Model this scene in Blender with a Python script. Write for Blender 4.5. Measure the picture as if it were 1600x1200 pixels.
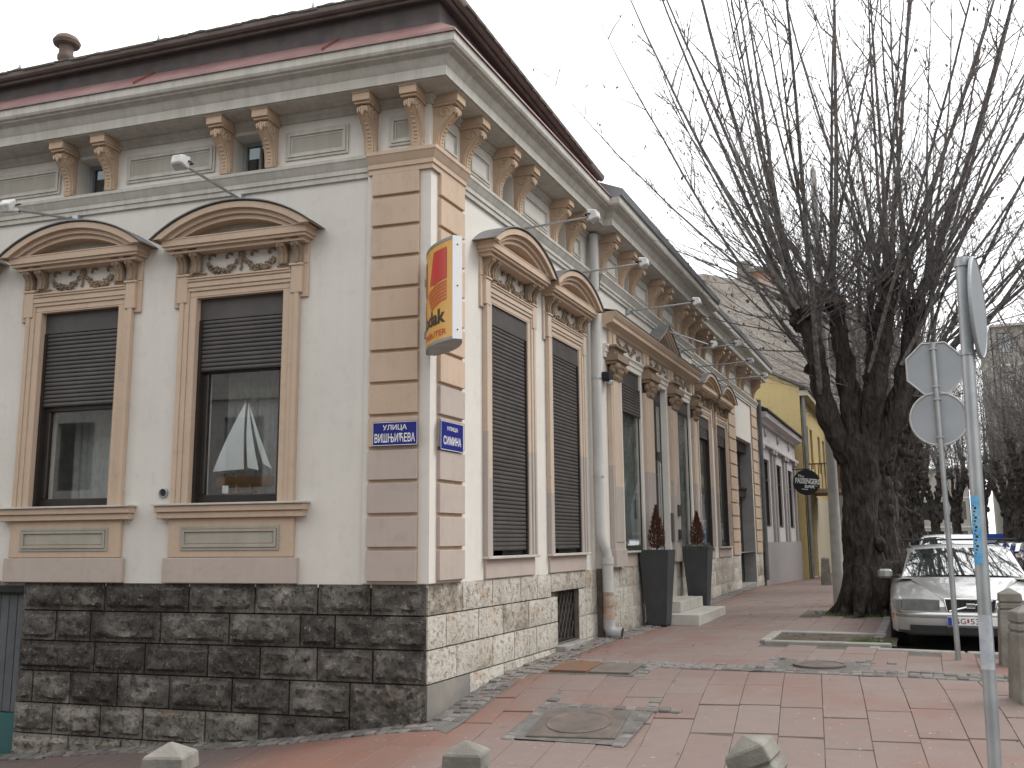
import bpy, bmesh, math, random
from mathutils import Vector, Matrix, noise
rnd = random.Random(7)
S = bpy.context.scene
for o in list(bpy.data.objects): bpy.data.objects.remove(o)
COL = S.collection
R = math.radians
# ---------------------------------------------------------------- camera
YAW, PIT, ROLL = R(-23.185), R(9.374), R(-0.474)
CAM = Vector((4.307, -8.013, 1.62))
fw = Vector((math.sin(YAW)*math.cos(PIT), math.cos(YAW)*math.cos(PIT), math.sin(PIT)))
r0 = Vector((math.cos(YAW), -math.sin(YAW), 0)); u0 = r0.cross(fw)
rt = math.cos(ROLL)*r0 + math.sin(ROLL)*u0; up = -math.sin(ROLL)*r0 + math.cos(ROLL)*u0
cd = bpy.data.cameras.new('camera'); cam = bpy.data.objects.new('camera', cd); COL.objects.link(cam)
cd.sensor_width = 36; cd.lens = 36*1492.7/1600; cd.clip_end = 2000; cd.clip_start = .05
M = Matrix((rt, up, -fw)).transposed().to_4x4(); M.translation = CAM; cam.matrix_world = M
S.camera = cam
# ---------------------------------------------------------------- sky, sun, exposure
W = bpy.data.worlds.new('World'); S.world = W; W.use_nodes = True
nt = W.node_tree; nt.nodes.clear()
wo = nt.nodes.new('ShaderNodeOutputWorld'); bg = nt.nodes.new('ShaderNodeBackground')
sk = nt.nodes.new('ShaderNodeTexSky'); sk.sky_type = 'NISHITA'; sk.sun_disc = False
SUN_EL, SUN_AZ = R(48), R(58)          # azimuth measured from +Y (north) towards +X
sk.sun_elevation = SUN_EL; sk.sun_rotation = SUN_AZ; sk.air_density = 1.0; sk.dust_density = 6.0
hs = nt.nodes.new('ShaderNodeHueSaturation'); hs.inputs['Saturation'].default_value = .22   # cloud cover: nearly colourless
mx = nt.nodes.new('ShaderNodeMix'); mx.data_type = 'RGBA'; mx.inputs[0].default_value = .72
mx.inputs[7].default_value = (13.2, 13.3, 13.5, 1)                                          # even overcast layer
nt.links.new(sk.outputs[0], hs.inputs['Color']); nt.links.new(hs.outputs[0], mx.inputs[6])
nt.links.new(mx.outputs[2], bg.inputs['Color']); bg.inputs['Strength'].default_value = .1
nt.links.new(bg.outputs[0], wo.inputs[0])
sl = bpy.data.lights.new('sun', 'SUN'); sl.energy = 1.0; sl.angle = R(25); sl.color = (1, .98, .955)
so = bpy.data.objects.new('sun', sl); COL.objects.link(so)
sd = Vector((math.sin(SUN_AZ)*math.cos(SUN_EL), math.cos(SUN_AZ)*math.cos(SUN_EL), math.sin(SUN_EL)))
so.rotation_euler = (-sd).to_track_quat('-Z', 'Y').to_euler(); so.location = (20, 10, 30)
S.view_settings.view_transform = 'Standard'; S.view_settings.look = 'None'
S.view_settings.exposure = 0.75; S.view_settings.gamma = 1
S.render.engine = 'CYCLES'
# ---------------------------------------------------------------- helpers
A = 0.1007286
DL = Vector((-math.cos(A), -math.sin(A), 0)); NL = Vector((math.sin(A), -math.cos(A), 0))
DR = Vector((0, 1, 0)); NR = Vector((1, 0, 0)); Z = Vector((0, 0, 1))
def FL(u, w, z): return DL*u + NL*w + Z*z
def FR(u, w, z): return Vector((w, u, z))
def ML(u, w=0, z=0):   # local (s,w,z), s symmetric
    m = Matrix((DL, NL, Z)).transposed().to_4x4(); m.translation = FL(u, w, z); return m
def MR(u, w=0, z=0):
    m = Matrix((-DR, NR, Z)).transposed().to_4x4(); m.translation = FR(u, w, z); return m
class MB:
    def __init__(s): s.v = []; s.f = []
    def add(s, vs, fs):
        k = len(s.v); s.v += [Vector(p) for p in vs]; s.f += [[i+k for i in f] for f in fs]; return s
    def box(s, x0, x1, y0, y1, z0, z1):
        return s.add([(x, y, z) for z in (z0, z1) for y in (y0, y1) for x in (x0, x1)],
                     [(0,2,3,1),(4,5,7,6),(0,1,5,4),(2,6,7,3),(0,4,6,2),(1,3,7,5)])
    def prism(s, pts, a0, a1, ax):     # extrude a closed polygon along axis 0/1/2
        n = len(pts)
        def mk(p, a): q = list(p); q.insert(ax, a); return q
        s.add([mk(p, a0) for p in pts] + [mk(p, a1) for p in pts],
              [list(range(n))[::-1], list(range(n, 2*n))] + [(i, (i+1) % n, n+(i+1) % n, n+i) for i in range(n)]); return s
    def tube(s, pts, rad, n=6, cap=True):
        pts = [Vector(p) for p in pts]; rings = []; vs = []; t0 = None; a = None
        for i, p in enumerate(pts):
            t = (pts[min(i+1, len(pts)-1)] - pts[max(i-1, 0)]).normalized()
            if a is None: a = t.orthogonal().normalized()
            else: a = (a - t*a.dot(t)).normalized()
            b = t.cross(a); r = rad[i] if isinstance(rad, (list, tuple)) else rad
            vs += [p + (a*math.cos(2*math.pi*k/n) + b*math.sin(2*math.pi*k/n))*r for k in range(n)]
        fs = [(i*n+k, i*n+(k+1) % n, (i+1)*n+(k+1) % n, (i+1)*n+k) for i in range(len(pts)-1) for k in range(n)]
        if cap: fs += [list(range(n))[::-1], [(len(pts)-1)*n+k for k in range(n)]]
        return s.add(vs, fs)
    def lathe(s, prof, n=16, c=(0, 0, 0)):   # prof: (r,z)
        vs = [(c[0]+r*math.cos(2*math.pi*k/n), c[1]+r*math.sin(2*math.pi*k/n), c[2]+z) for r, z in prof for k in range(n)]
        fs = [(i*n+k, i*n+(k+1) % n, (i+1)*n+(k+1) % n, (i+1)*n+k) for i in range(len(prof)-1) for k in range(n)]
        fs += [list(range(n))[::-1], [(len(prof)-1)*n+k for k in range(n)]]
        return s.add(vs, fs)
    def loft(s, rings, closed=True, caps=True):
        n = len(rings[0]); vs = [p for r in rings for p in r]
        fs = [(i*n+k, i*n+(k+1) % n, (i+1)*n+(k+1) % n, (i+1)*n+k) for i in range(len(rings)-1) for k in range(n if closed else n-1)]
        if caps: fs += [list(range(n))[::-1], [(len(rings)-1)*n+k for k in range(n)]]
        return s.add(vs, fs)
    def blob(s, c, rx, ry, rz, n=6, m=4, jit=0):
        vs = []; c = Vector(c)
        for i in range(m+1):
            t = math.pi*i/m
            for k in range(n):
                p = 2*math.pi*k/n; j = 1+rnd.uniform(-jit, jit)
                vs.append(c + Vector((rx*math.sin(t)*math.cos(p)*j, ry*math.sin(t)*math.sin(p)*j, rz*math.cos(t)*j)))
        return s.add(vs, [(i*n+k, i*n+(k+1) % n, (i+1)*n+(k+1) % n, (i+1)*n+k) for i in range(m) for k in range(n)])
    def xf(s, f): s.v = [Vector(f(p)) for p in s.v]; return s
    def mesh(s, name, mat=None, smooth=False, bevel=0, recalc=True, weld=False):
        me = bpy.data.meshes.new(name); me.from_pydata([tuple(p) for p in s.v], [], s.f)
        bm = bmesh.new(); bm.from_mesh(me)
        if weld: bmesh.ops.remove_doubles(bm, verts=bm.verts, dist=1e-5)
        if recalc: bmesh.ops.recalc_face_normals(bm, faces=bm.faces)
        if bevel:
            bmesh.ops.bevel(bm, geom=[e for e in bm.edges if len(e.link_faces) == 2 and e.calc_face_angle(0) > .6], offset=bevel, segments=1, affect='EDGES', clamp_overlap=True)
        if smooth:
            for f in bm.faces: f.smooth = True
            if smooth is not True:
                for e in bm.edges:
                    if len(e.link_faces) == 2 and e.calc_face_angle(0) > smooth: e.smooth = False
        bm.to_mesh(me); bm.free()
        if mat: me.materials.append(mat)
        return me
    def build(s, name, mat, parent=None, M=None, **k): return ob(name, s.mesh(name, mat, **k), parent, M)
def ob(name, data, parent=None, M=None):
    o = bpy.data.objects.new(name, data); COL.objects.link(o)
    if parent: o.parent = parent
    if M is not None: o.matrix_local = M
    return o
def tag(o, label, cat, group=None):
    o['label'] = label; o['category'] = cat
    if group: o['group'] = group
    return o
def struct(o): o['kind'] = 'structure'; return o
def stuff(o): o['kind'] = 'stuff'; return o
def thing(name, label, cat, loc=(0, 0, 0), group=None, rz=0):
    o = bpy.data.objects.new(name, None); COL.objects.link(o); o.location = loc; o.rotation_euler[2] = rz
    o.empty_display_size = .1
    return tag(o, label, cat, group)
def copy_tree(o, parent=None):
    c = o.copy(); COL.objects.link(c)
    if parent: c.parent = parent
    for ch in list(o.children): copy_tree(ch, c)
    return c
def lin(*c): return tuple(((x/255+.055)/1.055)**2.4 if x > 10 else x/255/12.92 for x in c) + (1,)
# ---------------------------------------------------------------- materials
class NT:
    def __init__(s, name):
        s.m = bpy.data.materials.new(name); s.m.use_nodes = True; s.t = s.m.node_tree
        s.b = s.t.nodes['Principled BSDF']
    def n(s, typ, **k):
        x = s.t.nodes.new('ShaderNode'+typ)
        for a, v in k.items(): setattr(x, a, v)
        return x
    def l(s, a, b): s.t.links.new(a, b)
    def pos(s): return s.n('NewGeometry').outputs['Position']
    def noise(s, scale, vec=None, detail=4, rough=.55, dist=0):
        x = s.n('TexNoise'); x.inputs['Scale'].default_value = scale; x.inputs['Detail'].default_value = detail
        x.inputs['Roughness'].default_value = rough; x.inputs['Distortion'].default_value = dist
        s.l(vec if vec is not None else s.pos(), x.inputs['Vector']); return x.outputs['Fac']
    def ramp(s, fac, stops):
        x = s.n('ValToRGB'); e = x.color_ramp.elements
        while len(e) < len(stops): e.new(.5)
        for q, (p, c) in zip(e, stops):
            q.position = p; q.color = c if isinstance(c, tuple) else (c, c, c, 1)
        s.l(fac, x.inputs[0]); return x.outputs[0]
    def mix(s, fac, a, b, typ='MIX'):
        x = s.n('Mix', data_type='RGBA', blend_type=typ)
        for i, v in ((0, fac), (6, a), (7, b)):
            if isinstance(v, (int, float)): x.inputs[i].default_value = v
            elif isinstance(v, tuple): x.inputs[i].default_value = v
            else: s.l(v, x.inputs[i])
        return x.outputs[2]
    def math(s, op, a, b=None):
        x = s.n('Math', operation=op)
        for i, v in ((0, a), (1, b)):
            if v is None: continue
            if isinstance(v, (int, float)): x.inputs[i].default_value = v
            else: s.l(v, x.inputs[i])
        return x.outputs[0]
    def scale(s, vec, v):
        x = s.n('VectorMath', operation='MULTIPLY'); x.inputs[1].default_value = v; s.l(vec, x.inputs[0]); return x.outputs[0]
    def sep(s, vec=None):
        x = s.n('SeparateXYZ'); s.l(vec if vec is not None else s.pos(), x.inputs[0]); return x.outputs
    def bump(s, h, strength=.3, dist=.01):
        x = s.n('Bump'); x.inputs['Strength'].default_value = strength; x.inputs['Distance'].default_value = dist
        s.l(h, x.inputs['Height']); s.l(x.outputs[0], s.b.inputs['Normal'])
    def rand(s): return s.n('ObjectInfo').outputs['Random']
    def out(s, col, rough=.8, metal=0, spec=.4):
        if isinstance(col, tuple): s.b.inputs['Base Color'].default_value = col
        else: s.l(col, s.b.inputs['Base Color'])
        if isinstance(rough, (int, float)): s.b.inputs['Roughness'].default_value = rough
        else: s.l(rough, s.b.inputs['Roughness'])
        s.b.inputs['Metallic'].default_value = metal; s.b.inputs['Specular IOR Level'].default_value = spec
        return s.m
def plain(name, c, c2=None, rough=.7, metal=0, sc=6, bump=.15, bs=60, bd=.004, rand=0, spec=.4):
    t = NT(name); col = c
    if c2:
        f = t.ramp(t.noise(sc, detail=6), [(.35, 0), (.68, 1)]); col = t.mix(f, c, c2)
    if rand:
        v = t.math('ADD', t.math('MULTIPLY', t.rand(), rand*2), 1-rand); col = t.mix(1.0, col, v, 'MULTIPLY')
    if bump: t.bump(t.noise(bs, detail=5), bump, bd)
    return t.out(col, rough, metal, spec)
def plaster(name, c, c2, patch=None, zcut=None, streak=.35, grime=.35):
    """painted render: mottled paint, rain streaks, fine grain; below zcut a later coat of another colour with ragged top"""
    t = NT(name); p = t.pos()
    col = t.mix(t.ramp(t.noise(1.3, p, 6, .6), [(.3, 0), (.75, 1)]), c, c2)
    if patch:
        x, y, z = t.sep(p)
        blk = t.n('TexVoronoi', distance='CHEBYCHEV'); blk.inputs['Scale'].default_value = 1.1
        t.l(t.scale(p, (1, 1, .55)), blk.inputs['Vector'])
        zz = t.math('ADD', z, t.math('MULTIPLY', t.sep(blk.outputs['Color'])[0], .7))
        f = t.math('LESS_THAN', zz, zcut+.35)
        col = t.mix(t.math('MULTIPLY', f, .9), col, patch)
    st = t.ramp(t.noise(1, t.scale(p, (9, 9, .5)), 5, .65), [(.42, 0), (.75, 1)])
    col = t.mix(t.math('MULTIPLY', st, streak), col, (.20, .185, .165, 1), 'MIX')
    dirt = t.ramp(t.noise(7, p, 8, .7), [(.52, 0), (.8, 1)])
    col = t.mix(t.math('MULTIPLY', dirt, grime), col, (.22, .2, .18, 1))
    t.bump(t.noise(90, p, 5), .12, .004)
    return t.out(col, .88, 0, .25)
WHITE = plaster('white_plaster', (.65, .62, .565, 1), (.585, .555, .505, 1), streak=.06, grime=.18)
CORN = plaster('cornice_plaster', (.55, .53, .48, 1), (.44, .42, .37, 1), streak=.4)
TRIM = plaster('beige_plaster', (.54, .41, .305, 1), (.47, .36, .27, 1), streak=.12)
TRIM2 = plaster('patched_beige_plaster', (.53, .42, .325, 1), (.48, .395, .315, 1), (.38, .34, .31, 1), 2.55, streak=.12)
QGREY = plaster('mauve_plaster', (.41, .345, .30, 1), (.46, .39, .345, 1), streak=.1)
PANEL = plaster('grimy_panel_plaster', (.42, .4, .345, 1), (.3, .28, .23, 1), streak=.3)
BRACK = plaster('ochre_bracket_plaster', (.54, .395, .275, 1), (.43, .32, .23, 1), streak=.2)
RELIEF = plaster('aged_relief_plaster', (.34, .245, .165, 1), (.16, .12, .085, 1), streak=.3)
def stone(name, light, mid, dark, rust, bias, pscale=30, crust=0):
    t = NT(name); p = t.pos()
    f = t.noise(2.2, p, 8, .7)
    f2 = t.math('ADD', f, t.math('MULTIPLY', t.math('SUBTRACT', t.rand(), .5), .16 if crust else .28))
    col = t.ramp(f2, [(bias-.16, dark), (bias, mid), (bias+.2, light)])
    col = t.mix(t.ramp(t.noise(3.1, t.scale(p, (1, 1, 1.7)), 6, .6), [(.56, 0), (.72, .7)]), col, rust)
    pit = t.ramp(t.noise(pscale, p, 5, .75), [(.36, 1), (.46, 0)])
    col = t.mix(t.math('MULTIPLY', pit, .75 if crust else .5), col, (dark[0]*.6, dark[1]*.6, dark[2]*.6, 1))
    spk = t.ramp(t.noise(34 if crust else 48, p, 4, .7), [(.575, 0), (.66, 1)])
    if crust:        # pale broken grains where the face is rough
        spk = t.math('MULTIPLY', spk, t.ramp(t.noise(9, p, 5, .7), [(.42, .15), (.6, 1)]))
    col = t.mix(t.math('MULTIPLY', spk, .75 if crust else .5), col, light)
    hgt = t.math('SUBTRACT', t.noise(26, p, 8, .7), t.math('MULTIPLY', pit, .35))
    t.bump(hgt, .9, .03)
    return t.out(col, .92, 0, .2)
STL = stone('pale_conglomerate', (.60, .565, .50, 1), (.48, .44, .375, 1), (.22, .19, .15, 1), (.44, .27, .15, 1), .42, 15)
STD = stone('blackened_stone', (.38, .355, .315, 1), (.145, .134, .119, 1), (.06, .054, .048, 1), (.10, .078, .055, 1), .60, 16, 1)
STM = stone('grimy_lower_stone', (.40, .37, .32, 1), (.22, .2, .172, 1), (.085, .076, .066, 1), (.2, .13, .08, 1), .54, 18, 1)
MORT_D = plain('dark_mortar', (.04, .037, .034, 1), (.07, .065, .06, 1), .95)
MORT_L = plain('brown_mortar', (.1, .08, .065, 1), (.17, .145, .12, 1), .95)
SHUT = plain('shutter_brown', (.055, .05, .048, 1), (.075, .068, .064, 1), .5, rand=.1, sc=4)
FRAME = plain('window_frame_brown', (.022, .017, .015, 1), (.03, .024, .02, 1), .4, bump=.05)
DARKROOM = plain('dim_room', (.3, .3, .28, 1), (.22, .215, .2, 1), .9)
CURT = plain('net_curtain', (.5, .5, .485, 1), (.4, .4, .39, 1), .9, sc=12)
GREYMET = plain('grey_sheet_metal', (.2, .21, .22, 1), (.27, .275, .28, 1), .5, .3, sc=3)
REDMET = plain('dull_red_sheet_metal', (.2, .105, .1, 1), (.27, .165, .155, 1), .6, .05, sc=2.5)
BROWNB = plain('brown_eave_board', (.17, .145, .13, 1), (.23, .2, .18, 1), .7)
DARKW = plain('dark_attic_wall', (.085, .075, .072, 1), (.12, .105, .1, 1), .9)
TILE = plain('grey_roof_tile', (.2, .18, .165, 1), (.13, .115, .105, 1), .85, rand=.25)
MARBLE = plain('pale_step_marble', (.52, .5, .45, 1), (.42, .4, .355, 1), .5, sc=4)
PIPEG = plain('grey_painted_pipe', (.42, .415, .4, 1), (.5, .49, .47, 1), .6, sc=3)
GALV = plain('galvanised_steel', (.34, .36, .365, 1), (.44, .455, .46, 1), .45, .6, sc=5)
SIGNBACK = plain('sign_back_grey', (.29, .31, .325, 1), (.35, .37, .385, 1), .5, .2, sc=2)
CONC = plain('weathered_concrete', (.25, .235, .205, 1), (.15, .14, .12, 1), .95, sc=5, bump=.7, bs=35, bd=.01)
BLACK = plain('black_rubber', (.015, .015, .016, 1), None, .7, bump=0)
PLANT = plain('anthracite_planter', (.038, .04, .042, 1), (.05, .052, .054, 1), .55)
WHITEP = plain('white_enamel', (.75, .75, .74, 1), None, .35, bump=0)
WHITEM = plain('white_lamp_metal', (.62, .62, .61, 1), (.45, .44, .42, 1), .5, sc=20)
BLUEP = plain('blue_enamel', (.012, .018, .16, 1), (.016, .022, .19, 1), .3, bump=0)
def glassmat(name, tint=(.9, .92, .91, 1), base=.02, k=1.7):
    t = NT(name); t.t.nodes.remove(t.b)
    o = t.t.nodes['Material Output']; g = t.n('BsdfGlossy'); g.inputs['Roughness'].default_value = .015
    g.inputs['Color'].default_value = (.95, .97, 1, 1)
    tr = t.n('BsdfTransparent'); tr.inputs[0].default_value = tint
    fr = t.n('Fresnel'); fr.inputs[0].default_value = 1.55
    f = t.math('ADD', t.math('MULTIPLY', fr.outputs[0], k), base)
    f = t.math('MULTIPLY', f, t.math('SUBTRACT', 1, t.n('NewGeometry').outputs['Backfacing']))     # a pane reflects once, at its outer face
    m = t.n('MixShader'); t.l(f, m.inputs[0]); t.l(tr.outputs[0], m.inputs[1]); t.l(g.outputs[0], m.inputs[2]); t.l(m.outputs[0], o.inputs[0])
    return t.m
GLASS = glassmat('window_glass'); GLASSL = glassmat('clear_window_glass', (.93, .945, .94, 1), .035, 1.5); GLASSD = glassmat('tinted_glass', (.35, .38, .38, 1), .14)
# ---------------------------------------------------------------- ground heights
def interp(tab, x):
    if x <= tab[0][0]: return tab[0][1]
    for (a, p), (b, q) in zip(tab, tab[1:]):
        if x <= b: return p + (q-p)*(x-a)/(b-a)
    return tab[-1][1]
GY = [(-40, -1.3), (-8, -.4), (-3.2, -.2), (-1.5, -.1), (-.4, -.03), (0, .0), (.7, .13), (1.4, .215), (2.4, .26), (4, .29), (8, .33), (12, .39), (16.5, .44), (20, .36), (28, .2), (45, .1), (200, -.3)]
GX = [(-40, -3.0), (-4.7, -.5), (-3.56, -.39), (-1.73, -.235), (-.7, -.105), (0, 0), (3, .03), (60, .05)]
def smo(tab, x): return (interp(tab, x-.45)+interp(tab, x-.2)+interp(tab, x)+interp(tab, x+.2)+interp(tab, x+.45))/5
def gz(x, y):
    b = smo(GX, x)
    if y > 2: b *= max(0, 1-(y-2)/2)
    return smo(GY, y) + b
KX = 3.68            # kerb line of the pavement along the street
KY = 4.75            # where the widened corner pavement ends at the parking lane
def rz_(x, y): return interp(GY, y) - .13
# ================================================================ setting: ground, road, pavement
def grid(xs, ys, zf, keep=lambda x, y: True):
    mb = MB(); n = len(xs)
    mb.v = [Vector((x, y, zf(x, y))) for y in ys for x in xs]
    mb.f = [(j*n+i, j*n+i+1, (j+1)*n+i+1, (j+1)*n+i) for j in range(len(ys)-1) for i in range(n-1)
            if keep((xs[i]+xs[i+1])/2, (ys[j]+ys[j+1])/2)]
    return mb
def fr(a, b, s):
    n = max(1, round((b-a)/s)); return [a+(b-a)*i/n for i in range(n+1)]
far = [-900, -300, -100, -40]
ASPH = plain('asphalt', (.05, .05, .052, 1), (.075, .073, .07, 1), .9, sc=2, bump=.5, bs=120, bd=.006)
EARTH = plain('bare_earth', (.09, .075, .055, 1), (.05, .042, .03, 1), .95, sc=9, bump=.8, bs=40, bd=.02)
struct(grid(far + fr(-38, 40, 3) + [80, 300, 900], far + fr(-38, 62, 4) + [100, 200, 500, 900], lambda x, y: gz(x, y)-.55).build('ground', EARTH, recalc=False))
struct(grid(fr(-38, 16, .9), fr(-30, 150, 1.2), lambda x, y: gz(x, y)-.13, lambda x, y: not (x < -.2 and y > .4)).build('road', ASPH, recalc=False, smooth=True))
def side_L(x, y):      # distance in front of the left facade
    return Vector((x, y, 0)).dot(NL)
def on_pave(x, y):
    if x > 0 and y > 2.4: return x < KX or (y < KY and x < 6.2)
    return (x > 0 or side_L(x, y) > -.05) and side_L(x, y) < 3.95 and x < 6.2
PAVBED = plain('paving_joint_sand', (.11, .092, .08, 1), (.075, .065, .058, 1), .95, sc=8)
pav = struct(grid(fr(-12, 6.2, .35), fr(-5.2, 4.75, .25) + fr(5, 60, 1.0), lambda x, y: gz(x, y)-.007,
     lambda x, y: on_pave(x, y) and x > -11.9).build('pavement', PAVBED, recalc=False, smooth=True))
def facing(x, y, rot, sx=1, sy=1, sz=1, dz=0, jit=.002):
    e = .2; zx = (gz(x+e, y)-gz(x-e, y))/(2*e); zy = (gz(x, y+e)-gz(x, y-e))/(2*e)
    n = Vector((-zx+rnd.gauss(0, jit), -zy+rnd.gauss(0, jit), 1)).normalized()
    a = Vector((math.cos(rot), math.sin(rot), 0)); a = (a-n*a.dot(n)).normalized(); b = n.cross(a)
    m = Matrix((a*sx, b*sy, n*sz)).transposed().to_4x4(); m.translation = Vector((x, y, gz(x, y)+dz+rnd.gauss(0, jit*.35))); return m
def in_view(p, mrg=.08):
    q = Vector(p)-CAM; d = q.dot(fw)
    if d < .5: return None
    a, b = q.dot(rt)/d, q.dot(up)/d
    if abs(a) > .536+mrg or abs(b) > .402+mrg: return None
    return d
def pieces(name, mats, me, parent, limit=300):
    """the largest ones in view become objects of their own, the rest one joined part"""
    sc = []
    for m in mats:
        d = in_view(m.translation); sc.append((d if d else 999, m))
    sc.sort(key=lambda t: t[0])
    one = [m for d, m in sc[:limit] if d < 60]; rest = [m for d, m in sc[len(one):]]
    for m in one: ob(name, me, parent, m)
    if rest:
        mb = MB(); vs = [v.co.copy() for v in me.vertices]; fs = [list(p.vertices) for p in me.polygons]
        for m in rest: mb.add([m @ v for v in vs], fs)
        stuff(mb.build(name+'_field', me.materials[0], parent, recalc=False))
def paver_mat():
    t = NT('worn_red_paver'); p = t.pos(); rn = t.rand()
    c = t.mix(rn, (.2, .094, .066, 1), (.178, .098, .076, 1))
    x, y, z = t.sep(p)
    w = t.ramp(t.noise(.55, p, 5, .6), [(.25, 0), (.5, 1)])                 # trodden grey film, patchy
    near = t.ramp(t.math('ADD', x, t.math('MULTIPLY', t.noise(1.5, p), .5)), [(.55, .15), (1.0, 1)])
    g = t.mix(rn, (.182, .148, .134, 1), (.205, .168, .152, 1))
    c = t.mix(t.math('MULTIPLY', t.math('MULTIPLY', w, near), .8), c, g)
    c = t.mix(t.math('MULTIPLY', t.ramp(t.noise(6, p, 8, .7), [(.5, 0), (.75, 1)]), .4), c, (.13, .115, .105, 1))
    sd_ = t.ramp(t.math('MULTIPLY', t.math('ADD', x, t.math('MULTIPLY', t.noise(1.1, p, 5), 1.6)), -1), [(0, 0), (.9, 1)])   # pavers turn dull dark grey-brown towards the side street
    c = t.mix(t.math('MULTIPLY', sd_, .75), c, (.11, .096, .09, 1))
    sp = t.ramp(t.noise(23, p, 2, .4), [(.725, 0), (.74, 1)])               # chewing-gum spots
    c = t.mix(t.math('MULTIPLY', sp, .55), c, (.4, .38, .36, 1))
    t.bump(t.noise(70, p, 6), .25, .005)
    return t.out(c, t.ramp(t.noise(2.5, p, 5), [(.3, .55), (.7, .8)]), 0, .35)
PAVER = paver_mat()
SETT = plain('granite_sett', (.13, .118, .11, 1), (.175, .16, .148, 1), .9, sc=14, rand=.3, bump=.6, bs=60, bd=.008)
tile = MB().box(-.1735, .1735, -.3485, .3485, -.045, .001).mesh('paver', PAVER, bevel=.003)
sett = MB().box(-.051, .051, -.051, .051, -.05, .014).mesh('cobble_sett', SETT, bevel=.008)
HOLES = [(1.43, .12, .42, .42), (.92, 2.15, .5, .36), (3.05, 5.55, .85, .62), (3.12, 2.95, .42, .35)]
def free(x, y, m=.12): return all(abs(x-a) > p+m or abs(y-b) > q+m+.12 for a, b, p, q in HOLES)
T = []; aL = math.atan2(-DL.y, -DL.x)
e1 = -DL; e2 = -NL
for i in range(-30, 20):
    off = rnd.uniform(0, .7)
    for j in range(-10, 10):
        p = e1*(i*.352+.1) + e2*(j*.702+off)
        ln = 1.0
        if p.y+.35 > 2.37:
            ln = (2.37-(p.y-.35))/.7
            if ln < .12: continue
            p = p-e2*(.35*(1-ln))
        if not on_pave(p.x, p.y) or side_L(p.x, p.y) < .15 and p.x < .1: continue
        if p.x < .2 and p.y > -.2: continue
        if p.x > 6.0 or p.x < -8 or side_L(p.x, p.y) > 3.5: continue
        T.append(facing(p.x, p.y, aL, 1, ln))
for i in range(0, 17):
    off = rnd.uniform(0, .7)
    for j in range(0, 60):
        x = .30+i*.352; y = 2.82+j*.702+(.0 if j == 0 else 0)
        if j: y += (off-.35)*.0
        if i % 2: y += .33
        ln = 1.0
        if y-.35 < 2.76: ln = (y+.35-2.76)/.7; y = 2.76+.35*ln
        if j == 0 and i % 2 and y-.35 > 2.8: T.append(facing(x, (2.76+y-.35)/2, 0, 1, (y-.35-2.76)/.7))
        if not (x < KX-.15 or (y < KY-.42 and x < 6.0)) or (abs(x-3.05) < .8 and abs(y-5.55) < .75): continue
        if abs(x-3.1) < .75 and abs(y-9.6) < .8: continue
        T.append(facing(x, y, 0, 1, ln))
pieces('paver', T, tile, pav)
C_ = []
for k in range(150):           # strip of setts under the right facade
    for q in range(3):
        y = .1+k*.115+rnd.uniform(-.012, .012); x = .075+q*.105+rnd.uniform(-.01, .01)
        if 4.95 < y < 11.1: x += .12
        C_.append(facing(x, y, rnd.uniform(-.15, .15), rnd.uniform(.85, 1.02), rnd.uniform(.9, 1.05), 1, 0, .016))
for k in range(60):            # along the left facade
    for q in range(2):
        p = FL(-.1+k*.11+rnd.uniform(-.01, .01), .10+q*.105+rnd.uniform(-.01, .01), 0)
        C_.append(facing(p.x, p.y, aL+rnd.uniform(-.15, .15), rnd.uniform(.85, 1.02), rnd.uniform(.85, 1), 1, 0, .016))
for k in range(52):            # band across the pavement
    for q in range(4):
        x = .45+k*.107+rnd.uniform(-.012, .012); y = 2.4+q*.105+rnd.uniform(-.012, .012)
        if free(x, y, -.05): C_.append(facing(x, y, rnd.uniform(-.15, .15), rnd.uniform(.85, 1.02), rnd.uniform(.85, 1.02), 1, 0, .016))
for (a, b, p, q) in (HOLES[0], HOLES[1], HOLES[3]):   # setts round the covers
    for k in range(12):
        for s in (-1, 1):
            C_.append(facing(a+s*(p+.06), b-q+k*.105*q/.42, rnd.uniform(-.1, .1), 1, .9, 1, 0, .02))
            if s == 1: C_.append(facing(a-p+k*.105*p/.42, b+q+.07, rnd.uniform(-.1, .1), .9, 1, 1, 0, .02))
bed = MB()
def bedstrip(pts, n=24):
    (a, b, c, d) = [Vector(p) for p in pts]
    for i in range(n):
        q = [a.lerp(b, i/n), a.lerp(b, (i+1)/n), d.lerp(c, (i+1)/n), d.lerp(c, i/n)]
        bed.add([(p.x, p.y, gz(p.x, p.y)+.006) for p in q], [(0, 1, 2, 3)])
bedstrip([(.0, -.05), (.36, -.05), (.36, 5), (0, 5)][0:1] + [(0, 17.3), (.36, 17.3), (.36, -.3)], 60)
p_ = FL(6.5, 0, 0); q_ = FL(6.5, .24, 0); r_ = FL(-.3, .24, 0)
bedstrip([(p_.x, p_.y), (0, 0), (r_.x, r_.y), (q_.x, q_.y)], 30)
bedstrip([(.3, 2.34), (6.1, 2.34), (6.1, 2.79), (.3, 2.79)], 30)
for (a, b, p, q) in (HOLES[0], HOLES[1], HOLES[3]): bedstrip([(a-p-.12, b-q-.02), (a+p+.12, b-q-.02), (a+p+.12, b+q+.13), (a-p-.12, b+q+.13)], 8)
bed.build('sett_bedding', plain('grey_bedding', (.1, .095, .088, 1), (.15, .14, .13, 1), .95, sc=9, bump=.6, bs=60, bd=.01), pav, recalc=False)
pieces('cobble_sett', C_, sett, pav)
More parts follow.
